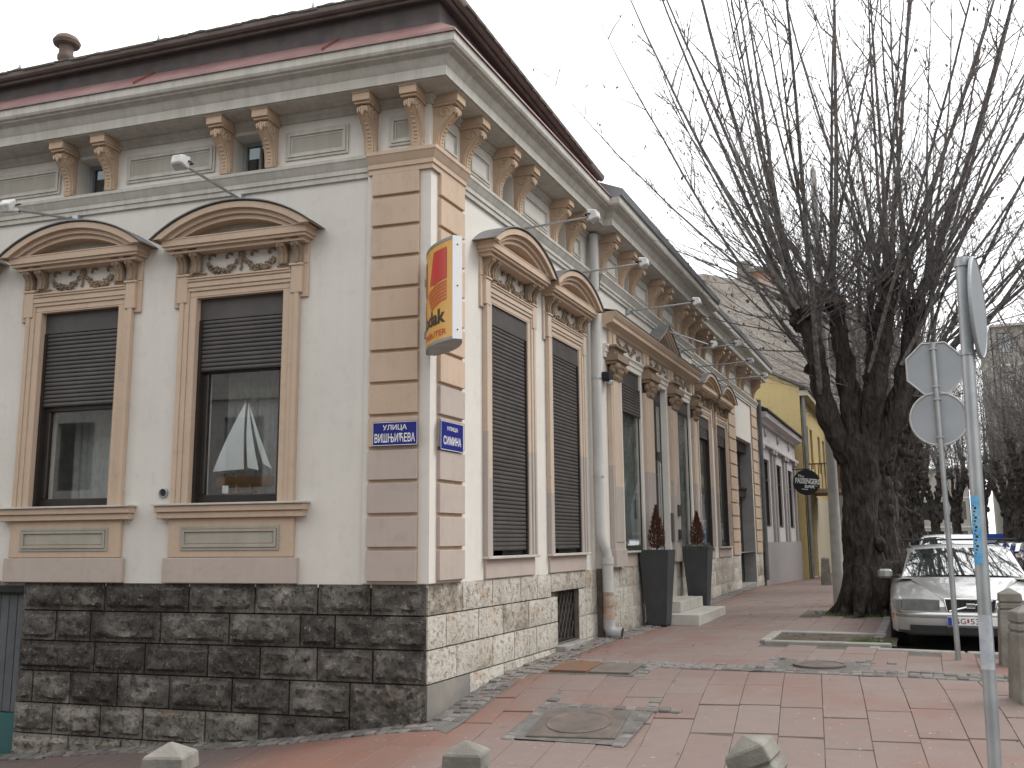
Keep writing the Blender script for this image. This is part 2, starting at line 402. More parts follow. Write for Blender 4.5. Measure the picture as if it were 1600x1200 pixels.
# covers in the pavement
IRON = plain('worn_cast_iron', (.10, .085, .075, 1), (.16, .13, .11, 1), .65, .2, sc=7, bump=.4, bs=50)
RUST = plain('rusty_steel_plate', (.2, .085, .035, 1), (.13, .105, .085, 1), .8, .1, sc=2.2, bump=.4, bs=40)
def on_ground(x, y, rot=0, dz=0): return facing(x, y, rot, 1, 1, 1, dz, 0)
mh = MB().box(-.38, .38, -.36, .36, -.05, .014).build('manhole_cover', IRON, None, on_ground(1.43, .12, aL, .018), bevel=.006)
tag(mh, 'square iron manhole cover with a round lid, nearest the building corner', 'manhole cover')
MB().lathe([(.285, .0), (.285, .021), (.27, .021), (.262, .016), (.0, .018)], 32).build('lid', IRON, mh, smooth=.5)
mp = MB().box(-.44, -.02, -.3, .3, -.05, .018).build('steel_plate', RUST, None, on_ground(.92, 2.15, .02, .012), bevel=.004)
tag(mp, 'rusty rectangular steel access plate set in cobbles near the wall', 'access cover')
MB().box(.0, .44, -.3, .3, -.05, .014).build('plate_half', plain('grey_steel_plate', (.17, .15, .13, 1), (.12, .1, .085, 1), .7, .2), mp, bevel=.004)
rc = MB().lathe([(.27, -.04), (.27, .018), (.25, .02), (.24, .012), (.1, .015), (.09, .02), (0, .02)], 28).build('manhole_cover', IRON, None, on_ground(3.15, 2.92, 0, .012), smooth=.5)
tag(rc, 'round iron manhole cover in cobbles beside the empty tree pit', 'manhole cover')
# kerbs
KERB = plain('kerb_stone', (.30, .29, .27, 1), (.21, .2, .185, 1), .9, sc=5, bump=.5, bs=50, bd=.008)
kerb = struct(MB().box(6.2, 6.34, -3.5, -2.6, gz(6.2, -3)-.3, gz(6.2, -3)+.01).build('kerb', KERB, bevel=.015))
km = MB().box(-.07, .07, -.485, .485, -.22, .012).mesh('kerb_stone', KERB, bevel=.015)
for k in range(44): ob('kerb_stone', km, kerb, facing(KX-.07, KY+.5+k*.985, 0, jit=.003))
for k in range(3): ob('kerb_stone', km, kerb, facing(KX+.45+k*.985, KY-.07, math.pi/2, jit=.006))
for k in range(7): ob('kerb_stone', km, kerb, facing(6.27, -2.1+k*.985, 0, jit=.003))
for k in range(-8, 7):
    p = e1*(k*.985+.3) - e2*3.88; ob('kerb_stone', km, kerb, facing(p.x, p.y, aL+math.pi/2, jit=.003))
# empty tree pit with stone edging
pit = grid(fr(2.32, 3.85, .12), fr(5.02, 6.1, .12), lambda x, y: gz(x, y)+.012+.05*noise.noise(Vector((x*3, y*3, 0)))).build('tree_pit_soil', EARTH, smooth=True, recalc=False)
struct(pit)
edge = MB().box(-.5, .5, -.06, .06, -.1, .035).mesh('pit_edging', KERB, bevel=.012)
for x, y, r_, s in ((2.75, 4.95, .02, .95), (3.5, 4.97, .03, .6), (2.27, 5.55, 1.57, 1.15), (2.75, 6.16, 0, .95), (3.45, 6.16, .02, .5)):
    ob('pit_edging', edge, pit, facing(x, y, r_, s, 1, 1, .01))
GRASS = plain('short_grass', (.07, .12, .03, 1), (.1, .15, .045, 1), .8, rand=.3)
LEAF = plain('dry_brown_leaf', (.16, .085, .04, 1), (.1, .055, .03, 1), .8, rand=.4)
mb = MB()
for k in range(700):
    if k < 240: x, y = rnd.uniform(3.3, 3.8), rnd.uniform(5.0, 5.4)
    else:
        a = rnd.uniform(0, 6.28); d = rnd.uniform(.45, .72); x, y = 3.15+d*math.cos(a), 9.55+d*math.sin(a)
        if math.sin(a) > .2: continue
    z = gz(x, y)+.015; a = rnd.uniform(0, 6.28); h = rnd.uniform(.03, .075); dx, dy = math.cos(a)*.006, math.sin(a)*.006
    mb.add([(x-dx, y-dy, z), (x+dx, y+dy, z), (x+rnd.uniform(-.02, .02), y+rnd.uniform(-.02, .02), z+h)], [(0, 1, 2)])
g = stuff(mb.build('grass_tufts', GRASS, recalc=False)); tag(g, 'short green grass in the tree pit and round the trunk base', 'grass')
mb = MB()
for k in range(330):
    q = rnd.random()
    if q < .3: x, y = rnd.uniform(2.4, 3.6), rnd.uniform(5.05, 6.05)
    elif q < .62: x, y = .12+abs(rnd.gauss(0, .22)), rnd.uniform(2.2, 5)
    else: x, y = rnd.uniform(.3, 5.6), rnd.uniform(-2.8, 11)
    if not on_pave(x, y): continue
    z = gz(x, y)+rnd.uniform(.012, .03); a = rnd.uniform(0, 6.28); l = rnd.uniform(.012, .04)
    if q >= .62: l *= .6
    c, s_ = math.cos(a)*l, math.sin(a)*l
    mb.add([(x-c, y-s_, z), (x+s_*.5, y-c*.5, z+rnd.uniform(0, .012)), (x+c, y+s_, z+.004), (x-s_*.5, y+c*.5, z)], [(0, 1, 2, 3)])
g = stuff(mb.build('fallen_leaves', LEAF, recalc=False)); tag(g, 'small dry brown leaves scattered on the red paving and by the wall', 'leaves')
# ================================================================ the corner building
B = thing('corner_building', 'single-storey corner house with dark stone plinth, beige window surrounds and bracketed cornice', 'building')
def offs(path, closed=False):
    """outward mitred offset vectors for a plan polyline (outside on the right hand when walking it)"""
    ns = [Vector((b[1]-a[1], -(b[0]-a[0]))).normalized() for a, b in zip(path, path[1:])]
    out = []
    for i in range(len(path)):
        n1 = ns[max(i-1, 0)]; n2 = ns[min(i, len(ns)-1)]; out.append((n1+n2)/(1+n1.dot(n2)))
    return out
def sweep(path, prof):
    of = offs(path); mb = MB()
    mb.loft([[(p[0]+o[0]*w, p[1]+o[1]*w, z) for w, z in prof] for p, o in zip(path, of)]); return mb
S2, S3, S4, EN = 5.0, 11.05, 15.3, 19.95      # section breaks along the street; section 2 stands .13 proud
PJ = .13
pl = (DL*8.6)[:2]
PATH = [pl, (0, 0), (0, S2), (PJ, S2), (PJ, S3), (0, S3), (0, EN)]
# --- walls with openings
def wall(F, u0, u1, z0, z1, w, holes, depth, name, m):
    us = sorted({u0, u1} | {h for a in holes for h in a[:2]}); zs = sorted({z0, z1} | {h for a in holes for h in a[2:]})
    us = [u for u in us if u0 <= u <= u1]; mb = MB()
    for a, b in zip(us, us[1:]):
        for c, d in zip(zs, zs[1:]):
            um, zm = (a+b)/2, (c+d)/2
            if any(h[0] < um < h[1] and h[2] < zm < h[3] for h in holes): continue
            mb.add([F(a, w, c), F(b, w, c), F(b, w, d), F(a, w, d)], [(0, 1, 2, 3)])
    for h in holes:
        a, b, c, d = h; q = [(a, c), (b, c), (b, d), (a, d)]
        for (p, r), (s, t) in zip(q, q[1:]+q[:1]):
            mb.add([F(p, w, r), F(s, w, t), F(s, w-depth, t), F(p, w-depth, r)], [(0, 1, 2, 3)])
    return mb.build(name, m, B, recalc=False)
WL = [2.116, 4.145, 6.17]; HW = .525
ATT_L = [2.065, 4.11, 6.15]
hl = [(c-HW, c+HW, 2.03, 4.2) for c in WL] + [(c-.225, c+.225, 5.515, 5.96) for c in ATT_L]
wall(FL, 0, 8.6, 1.2, 6.12, 0, hl, .32, 'wall', WHITE)
WR = [1.94, 3.82]; WR3 = [12.48, 14.38]
ATT_R = [1.9, 3.73, 12.45, 14.3]; ATT_2 = [6.35, 8.12, 10.0]
hr = [(c-HW, c+HW, 1.47, 4.25) for c in WR] + [(c-.225, c+.225, 5.515, 5.96) for c in ATT_R[:2]]
wall(FR, 0, S2, 1.2, 6.12, 0, hr, .32, 'wall', WHITE)
SH = [(5.95, 7.02), (7.78, 8.70), (9.5, 10.55)]
h2 = [(SH[0][0], SH[0][1], 1.47, 4.28), (SH[1][0], SH[1][1], .78, 4.28), (SH[2][0], SH[2][1], 1.47, 4.28)] + [(c-.225, c+.225, 5.515, 5.96) for c in ATT_2]
wall(FR, S2, S3, .2, 6.12, PJ, h2, .4, 'wall', WHITE)
POR = (16.42, 18.75, .2, 4.24)
h3 = [(c-HW, c+HW, 1.47, 4.25) for c in WR3] + [(c-.225, c+.225, 5.515, 5.96) for c in ATT_R[2:]] + [POR]
wall(FR, S3, EN, .2, 6.12, 0, h3, .32, 'wall', WHITE)
for y_ in (S2+.001, S3-.021): MB().box(-.01, PJ-.003, y_, y_+.02, .2, 6.1).build('wall_return', WHITE, B)
# inner core that closes the building and makes the rooms dark
core = MB()
core.add([FL(8.6, -1.6, -1), FL(.0, -1.6, -1)+Vector((-1.6, 0, 0)), Vector((-1.6, EN, -1)), Vector((-8.5, EN, -1)),
          FL(8.6, -1.6, 6.5), FL(.0, -1.6, 6.5)+Vector((-1.6, 0, 0)), Vector((-1.6, EN, 6.5)), Vector((-8.5, EN, 6.5))],
         [(0, 1, 5, 4), (1, 2, 6, 5), (2, 3, 7, 6), (3, 0, 4, 7)])
core.build('inner_wall', DARKROOM, B)
MB().add([FL(8.6, .0, 1.3), Vector((0, 0, 1.3)), Vector((0, EN, 1.3)), Vector((-8.5, EN, 1.3))], [(0, 1, 2, 3)]).build('floor_slab', DARKROOM, B)
MB().add([FL(8.6, .0, 5.0), Vector((-.02, 0, 5.0)), Vector((-.02, EN, 5.0)), Vector((-8.5, EN, 5.0))], [(0, 1, 2, 3)]).build('ceiling_slab', DARKROOM, B)
MB().box(-8.5, 0, EN-.02, EN, -.5, 7.2).build('party_wall', WHITE, B)
# --- cornice, string course, flashing, eaves
CP = [(0, 6.09), (.31, 6.09), (.31, 6.1), (.335, 6.1), (.335, 6.2), (.345, 6.21), (.36, 6.235), (.385, 6.285), (.43, 6.305), (.45, 6.312),
      (.455, 6.325), (.485, 6.335), (.5, 6.36), (.5, 6.45), (0, 6.46)]
sweep(PATH, CP).build('cornice', CORN, B, smooth=.35)
BED = [(0, 6.0), (.02, 6.0), (.025, 6.04), (.06, 6.07), (.06, 6.09), (0, 6.092)]
sweep(PATH, BED).build('bed_moulding', CORN, B)
SP = [(0, 5.285), (.03, 5.285), (.03, 5.335), (.045, 5.34), (.045, 5.385), (.055, 5.4), (.085, 5.455), (.095, 5.465), (.095, 5.5), (0, 5.512)]
sweep([pl, (DL*.62)[:2]], SP).build('string_course', CORN, B)
sweep([(0, .66)] + PATH[2:], SP).build('string_course', CORN, B)
sweep([(DL*.64)[:2], (0, 0), (0, .68)], [(w+.035 if w else 0, z) for w, z in SP]).build('corner_string_course', TRIM, B)
fl = sweep([pl, (0, 0), (0, S2-.5)], [(.19, 6.735), (.505, 6.462), (.515, 6.44), (.52, 6.44), (.51, 6.475), (.19, 6.75)]).build('flashing', REDMET, B)
for k in range(4):
    u = .95+k*2.25
    MB().add([FL(u-.012, .2, 6.735), FL(u+.012, .2, 6.735), FL(u+.012, .515, 6.476), FL(u-.012, .515, 6.476),
              FL(u-.008, .2, 6.765), FL(u+.008, .2, 6.765), FL(u+.008, .52, 6.5), FL(u-.008, .52, 6.5)],
             [(0, 1, 5, 4), (1, 2, 6, 5), (2, 3, 7, 6), (3, 0, 4, 7), (4, 5, 6, 7)]).build('seam', plain('rusty_seam', (.24, .08, .05, 1), (.16, .06, .05, 1), .7), fl)
sweep([pl, (0, 0), (0, S2-.3)], [(0, 6.46), (.2, 6.46), (.2, 6.98), (0, 7.1)]).build('attic_wall', DARKW, B)
# eaves: the edge rises towards the corner and dips along the street
def eave(prof, z0, z1, z2, yend=S2-.42):
    path = [pl, (0, 0), (0, yend)]; of = offs(path); zz = [z0, z1, z2]
    return MB().loft([[(p[0]+o[0]*w, p[1]+o[1]*w, z+dz) for w, z in prof] for p, o, dz in zip(path, of, zz)])
eave([(-.1, .05), (.27, .01), (.27, .04), (-.1, .08)], 6.83, 6.965, 6.715).build('soffit', DARKW, B)
eave([(.27, 0), (.3, 0), (.3, .06), (.27, .06)], 6.83, 6.965, 6.715).build('eave_board', BROWNB, B)
eave([(.3, .05), (.315, .03), (.345, .022), (.375, .034), (.39, .06), (.395, .095), (.38, .095), (.365, .07), (.345, .05), (.3, .09)], 6.83, 6.965, 6.715).build('gutter', BROWNB, B, smooth=.6)
roof = eave([(.37, .1), (-3.2, 1.5), (-3.2, 1.45), (.28, .06)], 6.83, 6.965, 6.715).build('roof', TILE, B)
tl = MB()
tl.prism([(-.11, 0), (-.1, .015), (-.05, .022), (.0, .018), (.05, .012), (.11, .014), (.11, .0)], -.36, .06, 1)
tm = tl.mesh('roof_tile', TILE)
for k in range(39):
    u = .1+k*.22; z = 6.965-.135*u/8.6+.085
    m = ML(u, .35, z+rnd.uniform(-.008, .012)) @ Matrix.Rotation(R(-21+rnd.uniform(-2, 2)), 4, 'X'); ob('roof_tile', tm, roof, m)
for k in range(18):
    u = .15+k*.22; z = 6.965-.25*u/(S2-.42)+.045
    m = MR(u, .35, z) @ Matrix.Rotation(R(-21), 4, 'X'); ob('roof_tile', tm, roof, m)
hk = MB().tube([(0, 0, 0), (0, -.02, .07), (.02, -.05, .02)], .008, 4).mesh('snow_hook', GREYMET)
for u in (1.2, 3.1, 5.0, 6.2): ob('snow_hook', hk, roof, ML(u, .3, 6.965-.135*u/8.6+.15))
# plain roof edge and gutter along the street
sweep([(PJ, S2-.5), (PJ, S3+.5)], [(.1, 6.45), (.5, 6.455), (.53, 6.47), (.55, 6.56), (.1, 6.75)]).build('street_gutter', GREYMET, B)
sweep([(0, S3+.5), (0, EN)], [(.1, 6.45), (.5, 6.455), (.53, 6.47), (.55, 6.56), (.1, 6.75)]).build('street_gutter', GREYMET, B)
sweep([(0, S2-.4), (0, EN)], [(.4, 6.5), (.42, 6.56), (-3.2, 8.0), (-3.2, 7.9), (.0, 6.5)]).build('street_roof', TILE, B)
# roof vent
v = MB().lathe([(.085, -.5), (.085, .0), (.1, .02), (.1, .07), (.085, .09), (.085, .2), (.15, .21), (.165, .25), (.13, .31), (.07, .345), (.02, .35)], 18).build('roof_vent', plain('vent_terracotta', (.13, .09, .075, 1), (.09, .07, .06, 1), .8), None, Matrix.Translation(FL(5.1, -.5, 7.56)), smooth=.7)
tag(v, 'dark mushroom-capped vent pipe standing on the left roof edge', 'roof vent')
# --- frieze brackets
bm_ = MB()
prof = [(.0, 5.53), (.055, 5.53), (.062, 5.56), (.06, 5.62), (.072, 5.69), (.105, 5.76), (.155, 5.82), (.205, 5.865), (.235, 5.905), (.24, 5.945), (.215, 5.975), (.0, 5.98)]
bm_.prism([(w, z) for w, z in prof], -.062, .062, 0)
bm_.prism([(w+.012 if 0 < w else 0, z-.008) for w, z in prof[1:-1]] + [(.1, 5.96), (.02, 5.55)], -.04, .04, 0)
bm_.box(-.085, .085, 0, .265, 5.975, 6.0).box(-.092, .092, 0, .29, 6.0, 6.075).box(-.1, .1, 0, .3, 6.075, 6.091)
for k in range(8):
    t_ = k/7; z = 5.58+.26*t_; w = interp([(5.53, .07), (5.62, .072), (5.69, .086), (5.76, .12), (5.82, .17), (5.9, .25)], z)
    bm_.blob((0, w, z), .026, .012, .013, 6, 3)
for k in range(-2, 3): bm_.blob((k*.024, .245, 5.925-.006*abs(k)), .016, .022, .035, 6, 4, .15)
bm_.blob((0, .25, 5.885), .02, .016, .03, 6, 4, .1)
for s in (-1, 1):
    pts = [Vector((s*.064, .13+(.012+.055*(1-t))*math.cos(t*9), 5.905+(.012+.055*(1-t))*math.sin(t*9))) for t in [i/16 for i in range(17)]]
    bm_.tube(pts, .011, 4)
    bm_.tube([(s*.064, .19, 5.87), (s*.064, .11, 5.80), (s*.064, .055, 5.70), (s*.064, .035, 5.58)], .01, 4)
bmesh_ = bm_.mesh('bracket', BRACK, smooth=.6)
BL = [.12, .63, 1.79, 2.34, 3.83, 4.39, 5.87, 6.43, 7.9]
for u in BL: ob('bracket', bmesh_, B, ML(u))
BR1 = [.13, .74, 1.6, 2.2, 3.43, 4.03]; BR2 = [5.12, 6.05, 6.65, 7.82, 8.43, 9.7, 10.3, 10.92]; BR3 = [12.15, 12.75, 14.0, 14.6, 15.5, 17.0, 17.6, 19.3]
for u in BR1 + BR3: ob('bracket', bmesh_, B, MR(u))
for u in BR2: ob('bracket', bmesh_, B, MR(u, PJ))
# --- frieze panels
def panel(Mx, hw, z0, z1, m1=CORN, m2=PANEL, nm='frieze_panel', d=1):
    mb = MB()
    for a, w in ((0, .018*d), (.028, .03*d), (.05, .012*d)):
        b = a+.026
        mb.box(-hw+a, hw-a, 0, w, z0+a, z0+b).box(-hw+a, hw-a, 0, w, z1-b, z1-a)
        mb.box(-hw+a, -hw+b, 0, w, z0+b, z1-b).box(hw-b, hw-a, 0, w, z0+b, z1-b)
    o = mb.build(nm, m1, B, Mx)
    MB().box(-hw+.078, hw-.078, 0, .008, z0+.078, z1-.078).build('panel_field', m2, o)
def between(a, b): return (a+b)/2, (b-a)/2
for a, b in ((.15, .44), (.9, 1.63), (2.5, 3.64), (4.55, 5.7), (6.6, 7.7)):
    c, h = between(a, b); panel(ML(c), h, 5.59, 5.905)
for a, b in ((.25, .60), (.88, 1.42), (2.38, 3.24), (4.2, 4.55), (11.5, 12.0), (12.92, 13.85), (14.76, 15.35), (15.7, 16.8), (17.8, 19.1)):
    c, h = between(a, b); panel(MR(c), h, 5.59, 5.905, CORN, WHITE)
for a, b in ((5.3, 5.9), (6.85, 7.65), (8.62, 9.55), (10.45, 10.78)):
    c, h = between(a, b); panel(MR(c, PJ), h, 5.59, 5.905, CORN, WHITE)
def attic(Mx):
    o = MB().box(-.225, .225, -.26, -.2, 5.515, 5.555).box(-.225, .225, -.26, -.2, 5.92, 5.96).box(-.225, -.185, -.26, -.2, 5.555, 5.92).box(.185, .225, -.26, -.2, 5.555, 5.92).box(-.0, .02, -.26, -.2, 5.56, 5.89).build('attic_window', plain('grey_frame', (.3, .31, .32, 1), None, .5, bump=0) if not bpy.data.materials.get('grey_frame') else bpy.data.materials['grey_frame'], B, Mx)
    MB().box(-.185, .185, -.24, -.235, 5.555, 5.92).build('pane', GLASSD, o)
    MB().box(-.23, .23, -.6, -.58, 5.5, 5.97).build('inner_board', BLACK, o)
for u in ATT_L: attic(ML(u))
for u in ATT_R: attic(MR(u))
for u in ATT_2: attic(MR(u, PJ))
# --- corner strip and quoins
MB().prism([tuple(FL(.66, -.02, 0)[:2]), tuple((FL(.66, .034, 0))[:2]), tuple(((NL+NR)/(1+NL.dot(NR))*.034)[:2]), (.034, .70), (-.02, .70)], 1.242, 5.285, 2).build('corner_pilaster', WHITE, B)
qm = {}
def quoins(Mf, c, hw, n, zb, greyto, w=.034):
    for k in range(n):
        z0 = zb+k*.3163; z1 = min(z0+.3163-.022, 5.28)
        grey = z0+.1 < greyto
        MB().box(-hw, hw, 0, .04, z0+.014, z1).build('quoin', QGREY if grey else TRIM, B, Mf(c, w), bevel=.004)
    MB().box(-hw-.006, hw+.006, 0, .006, zb, 5.283).build('quoin_backing', TRIM, B, Mf(c, w))
quoins(ML, .34, .255, 13, 1.25, 2.45); quoins(MR, .385, .27, 13, 1.25, 2.95)
quoins(MR, 15.85, .45, 13, .2+1.05, -1, .0); quoins(MR, 19.3, .45, 13, 1.25, -1, .0)
# --- stone plinth, block by block
def block(a, b, c, d, rough, mat, F, nm='stone_block', amp=.03, margin=.03):
    """rock-faced ashlar block: flat drafted margin, rough raised middle"""
    st_ = .028 if rough > .015 else .06; nx = max(4, int((b-a)/st_)); nz = max(4, int((d-c)/st_)); mb = MB(); ph = rnd.uniform(0, 99)
    for j in range(nz+1):
        for i in range(nx+1):
            x = a+(b-a)*i/nx; z = c+(d-c)*j/nz
            e = min(x-a, b-x, z-c, d-z); t_ = min(1, max(0, (e-margin)/(.016 if rough > .015 else .035)))
            w = .006+t_*((.034 if rough > .015 else amp*.55)+rough*noise.fractal(Vector((x*(9 if rough > .015 else 7)+ph, z*(11 if rough > .015 else 7), ph)), .9, 2.1, 5))
            if 0 < i < nx and 0 < j < nz: x += rnd.uniform(-.2, .2)*st_; z += rnd.uniform(-.2, .2)*st_
            mb.v.append(F(x, max(w, .0), z))
    n = nx+1
    mb.f = [(j*n+i, j*n+i+1, (j+1)*n+i+1, (j+1)*n+i) for j in range(nz) for i in range(nx)]
    k = len(mb.v)
    ring = [i for i in range(n)] + [j*n+nx for j in range(1, nz+1)] + [nz*n+i for i in range(nx-1, -1, -1)] + [j*n for j in range(nz-1, 0, -1)]
    for i in ring:                          # sides going back into the wall
        j, i2 = divmod(i, n); mb.v.append(F(a+(b-a)*i2/nx, -.08, c+(d-c)*j/nz))
    m = len(ring); mb.f += [(ring[q], ring[(q+1) % m], k+(q+1) % m, k+q) for q in range(m)]
    mb.build(nm, mat, PLN, smooth=.7)
PLN = MB().add([FL(4.68, -.03, -1.1), Vector((0, 0, -1.1))+(NL+NR)*-.03, FL(4.68, -.03, 1.238), Vector((0, 0, 1.238))+(NL+NR)*-.03], [(0, 1, 3, 2)]).build('stone_plinth', MORT_D, B, recalc=False)
GR = (3.42, 4.22, .36, 1.0)      # cellar grate opening
mbk = MB()
for q in ((.0, GR[0], -.3, 1.238), (GR[1], S2, -.3, 1.238), (GR[0], GR[1], GR[3], 1.238), (GR[0], GR[1], -.3, GR[2])):
    mbk.add([FR(q[0], -.03, q[2]), FR(q[1], -.03, q[2]), FR(q[1], -.03, q[3]), FR(q[0], -.03, q[3])], [(0, 1, 2, 3)])
for p, s in (((GR[0], GR[2]), (GR[0], GR[3])), ((GR[0], GR[3]), (GR[1], GR[3])), ((GR[1], GR[3]), (GR[1], GR[2])), ((GR[1], GR[2]), (GR[0], GR[2]))):
    mbk.add([FR(p[0], .0, p[1]), FR(s[0], .0, s[1]), FR(s[0], -.35, s[1]), FR(p[0], -.35, p[1])], [(0, 1, 2, 3)])
mbk.add([FR(GR[0], -.35, GR[2]), FR(GR[1], -.35, GR[2]), FR(GR[1], -.35, GR[3]), FR(GR[0], -.35, GR[3])], [(0, 1, 2, 3)])
mbk.build('plinth_core', MORT_L, PLN, recalc=False)
ZC = [1.238, .945, .636, .33, .008, -.3, -.62, -.95]
LC = [[4.66, 3.6, 2.58, 1.82, 1.13, .57, 0], [4.66, 4.2, 3.76, 2.9, 2.1, 1.31, .94, 0], [4.66, 3.69, 3.07, 2.33, 1.74, 1.12, .54, 0],
      [4.66, 4.45, 3.97, 3.38, 2.76, 2.04, 1.41, .77, 0], [4.67, 4.17, 3.57, 3.05, 2.33, 1.73, .77, 0], [4.67, 3.95, 3.3, 2.6, 1.73]]
for r_, row in enumerate(LC):
    for b, a in zip(row, row[1:]):
        zt, zb = ZC[r_]-.005, ZC[r_+1]+.005
        if r_ == 3 and a == 0: zb = -.32
        if r_ == 4 and a == 0: continue
        low = r_ >= 3
        m = STM if (r_ == 4 and a > 2.3) or (low and rnd.random() < .45) else STD
        if r_ == 5: m = STM
        amp, rg = (.045, .036)
        if r_ == 1 and a > 3.5: amp, rg = .02, .02
        block(a+.009, b-.009, zb+.003, zt-.003, rg, m, FL, amp=amp, margin=.035)
R1 = [0, .74, 1.46, 2.24, 2.75, 3.2]; R1b = [4.5, 4.98]
RC = [R1 + [4.5, 4.98], [0, .38, 1.11, 1.73, 2.47, GR[0]], [0, .61, 1.46, 2.04, 2.7, GR[0]], [.0, .9, 1.75, 2.6, GR[0]]]
for r_, row in enumerate(RC):
    for a, b in zip(row, row[1:]):
        zt, zb = ZC[r_]-.004, ZC[r_+1]+.004
        if r_ == 0 and a == 3.2: zb = GR[3]+.004
        m = STL
        if r_ == 3 and a == 0: m = QSTONE = plain('grey_rendered_stone', (.17, .165, .155, 1), (.24, .22, .19, 1), .9, sc=3, bump=.4, bs=40)
        block(a+.008, b-.008, zb+.003, zt-.003, .009, m, FR, amp=.016, margin=.012)
for zt, zb in ((.996, .636), (.636, .33), (.33, .05)):
    block(GR[1]+.01, 4.5, zb+.004, zt-.004, .009, STL, FR, amp=.016, margin=.012); block(4.51, 4.98, zb+.004, zt-.004, .009, STL, FR, amp=.016, margin=.012)
def FR2(u, w, z): return FR(u, w+PJ, z)
def run(u0, u1, F, seed):
    rr = random.Random(seed)
    for r_ in range(3):
        u = u0
        while u < u1-.05:
            b = min(u1, u+rr.uniform(.5, .95))
            if u1-b < .25: b = u1
            block(u+.008, b-.008, ZC[r_+1]+.006, ZC[r_]-.006, .009, STL, F, amp=.016, margin=.012); u = b
run(S2+.02, 7.4, FR2, 3); run(9.15, S3-.02, FR2, 5); run(S3+.02, POR[0]-.05, FR, 8); run(POR[1]+.1, EN-.02, FR, 11)
for q in ((PJ, S2, 7.4), (PJ, 9.15, S3), (0, S3, POR[0]-.03), (0, POR[1]+.08, EN)): MB().box(q[0]-.2, q[0]-.02, q[1], q[2], .1, 1.238).build('plinth_core', MORT_L, PLN)
# cellar grate
gr = MB().box(GR[0], GR[0]+.03, 0, .03, GR[2], GR[3]).box(GR[1]-.03, GR[1], 0, .03, GR[2], GR[3]).box(GR[0], GR[1], 0, .03, GR[2], GR[2]+.03).box(GR[0], GR[1], 0, .03, GR[3]-.03, GR[3]).xf(lambda p: FR(p.x, p.y-.09, p.z)).build('cellar_grate', BLACK, B)
GBAR = plain('grate_bar', (.13, .12, .11, 1), (.08, .07, .065, 1), .7, .3)
for k in range(-5, 9):
    for s in (1, -1):
        pts = []
        for t in range(41):
            z = GR[2]+(GR[3]-GR[2])*t/40; u = GR[0]+k*.13+s*(t/40)*.36+(0 if s == 1 else .36)
            if GR[0]+.01 <= u <= GR[1]-.01: pts.append(FR(u, -.075+.008*s, z))
        if len(pts) > 3: MB().tube([pts[0], pts[-1]], .007, 4).build('bar', GBAR, gr)
MB().box(-.05, .14, GR[0]-.1, GR[1]+.05, GR[2]-.09, GR[2]-.01).build('cellar_sill', KERB, B, bevel=.01)
# --- hooded windows
def arc(a, h, z0, n=22):
    r_ = (a*a+h*h)/(2*h); t0 = math.asin(min(1, a/r_))
    return [(r_*math.sin(-t0+2*t0*i/n), z0+h-r_+r_*math.cos(-t0+2*t0*i/n)) for i in range(n+1)]
cons = MB().prism([(0, 0), (.05, 0), (.055, .03), (.045, .07), (.06, .12), (.1, .165), (.115, .2), (.1, .23), (0, .235)], -.05, .05, 0)
cons.prism([(0.01, 0), (.062, 0), (.066, .03), (.056, .07), (.071, .12), (.111, .165), (.126, .2), (.105, .225), (0.02, .225)], -.018, .018, 0)
cons.box(-.055, .055, 0, .13, .228, .245)
for k in (-.03, .03): cons.blob((k, .108, .185), .016, .022, .03)
CONS = cons.mesh('console', RELIEF, smooth=.6)
def garland_mesh():
    g = MB(); rr = random.Random(4)
    for s in (-1, 1):
        for k in range(95):
            t = rr.random(); x = s*(.05+t*.36); z = -.0-.115*math.sin(math.pi*t)**.8; th = .022+.03*math.sin(math.pi*t)
            a = rr.uniform(0, 6.28); d = th*math.sqrt(rr.random())
            g.blob((x+d*math.cos(a)*.6, .012+th*.7*rr.random(), z+d*math.sin(a)), .015, .013, .014, 5, 3, .2)
        for k in range(7):
            a = -.6+k*.55; g.blob((s*.15+.035*math.cos(a), .008, .055+.028*math.sin(a)), .02, .008, .009, 5, 3, .2)
            g.blob((s*.36+.035*math.cos(a), .008, .06+.03*math.sin(a)), .02, .008, .011, 5, 3, .2)
    for k in range(10): a = k*.628; g.blob((.03*math.cos(a), .014, .055+.03*math.sin(a)), .017, .014, .017, 5, 3)
    g.blob((0, .02, .055), .02, .02, .02)
    for k in range(6): g.blob((rr.uniform(-.008, .008), .014, .01-.022*k), .02-.002*abs(k-4), .015, .018, 5, 3)
    return g.mesh('garland', RELIEF, smooth=True)
GARL = garland_mesh()
COVER = plain('grey_zinc_cover', (.16, .165, .17, 1), (.24, .245, .25, 1), .6, .2, sc=4)
def hood_meshes(hz):
    a, h, z0 = .93, .31, hz+.1
    out = arc(a, h, z0); inn = arc(.64, .15, z0)
    hd = MB()
    def ring(o, i, w0, w1): hd.prism(o + i[::-1], w0, w1, 1)
    md = arc(.82, .25, z0); m2 = arc(.73, .2, z0)
    ring(out, md, 0, .27); ring(md, m2, 0, .225); ring(m2, inn, 0, .19)
    o3 = arc(.90, .295, z0); ring(arc(.955, .325, z0), o3, 0, .245)
    hd.box(-.84, .84, 0, .19, hz, hz+.03).box(-.86, .86, 0, .21, hz+.03, hz+.1).box(-.8, .8, 0, .15, hz-.04, hz).box(-.87, .87, 0, .215, hz+.098, hz+.11)
    cv = MB(); c1 = arc(.97, .34, z0); c2 = arc(.96, .328, z0); cv.prism(c1 + c2[::-1], 0, .29, 1)
    ty = MB().prism(arc(.64, .15, z0), .0, .05, 1)
    return hd.mesh('hood', TRIM, smooth=.45), cv.mesh('hood_cover', COVER, smooth=.5), ty.mesh('tympanum', PANEL)
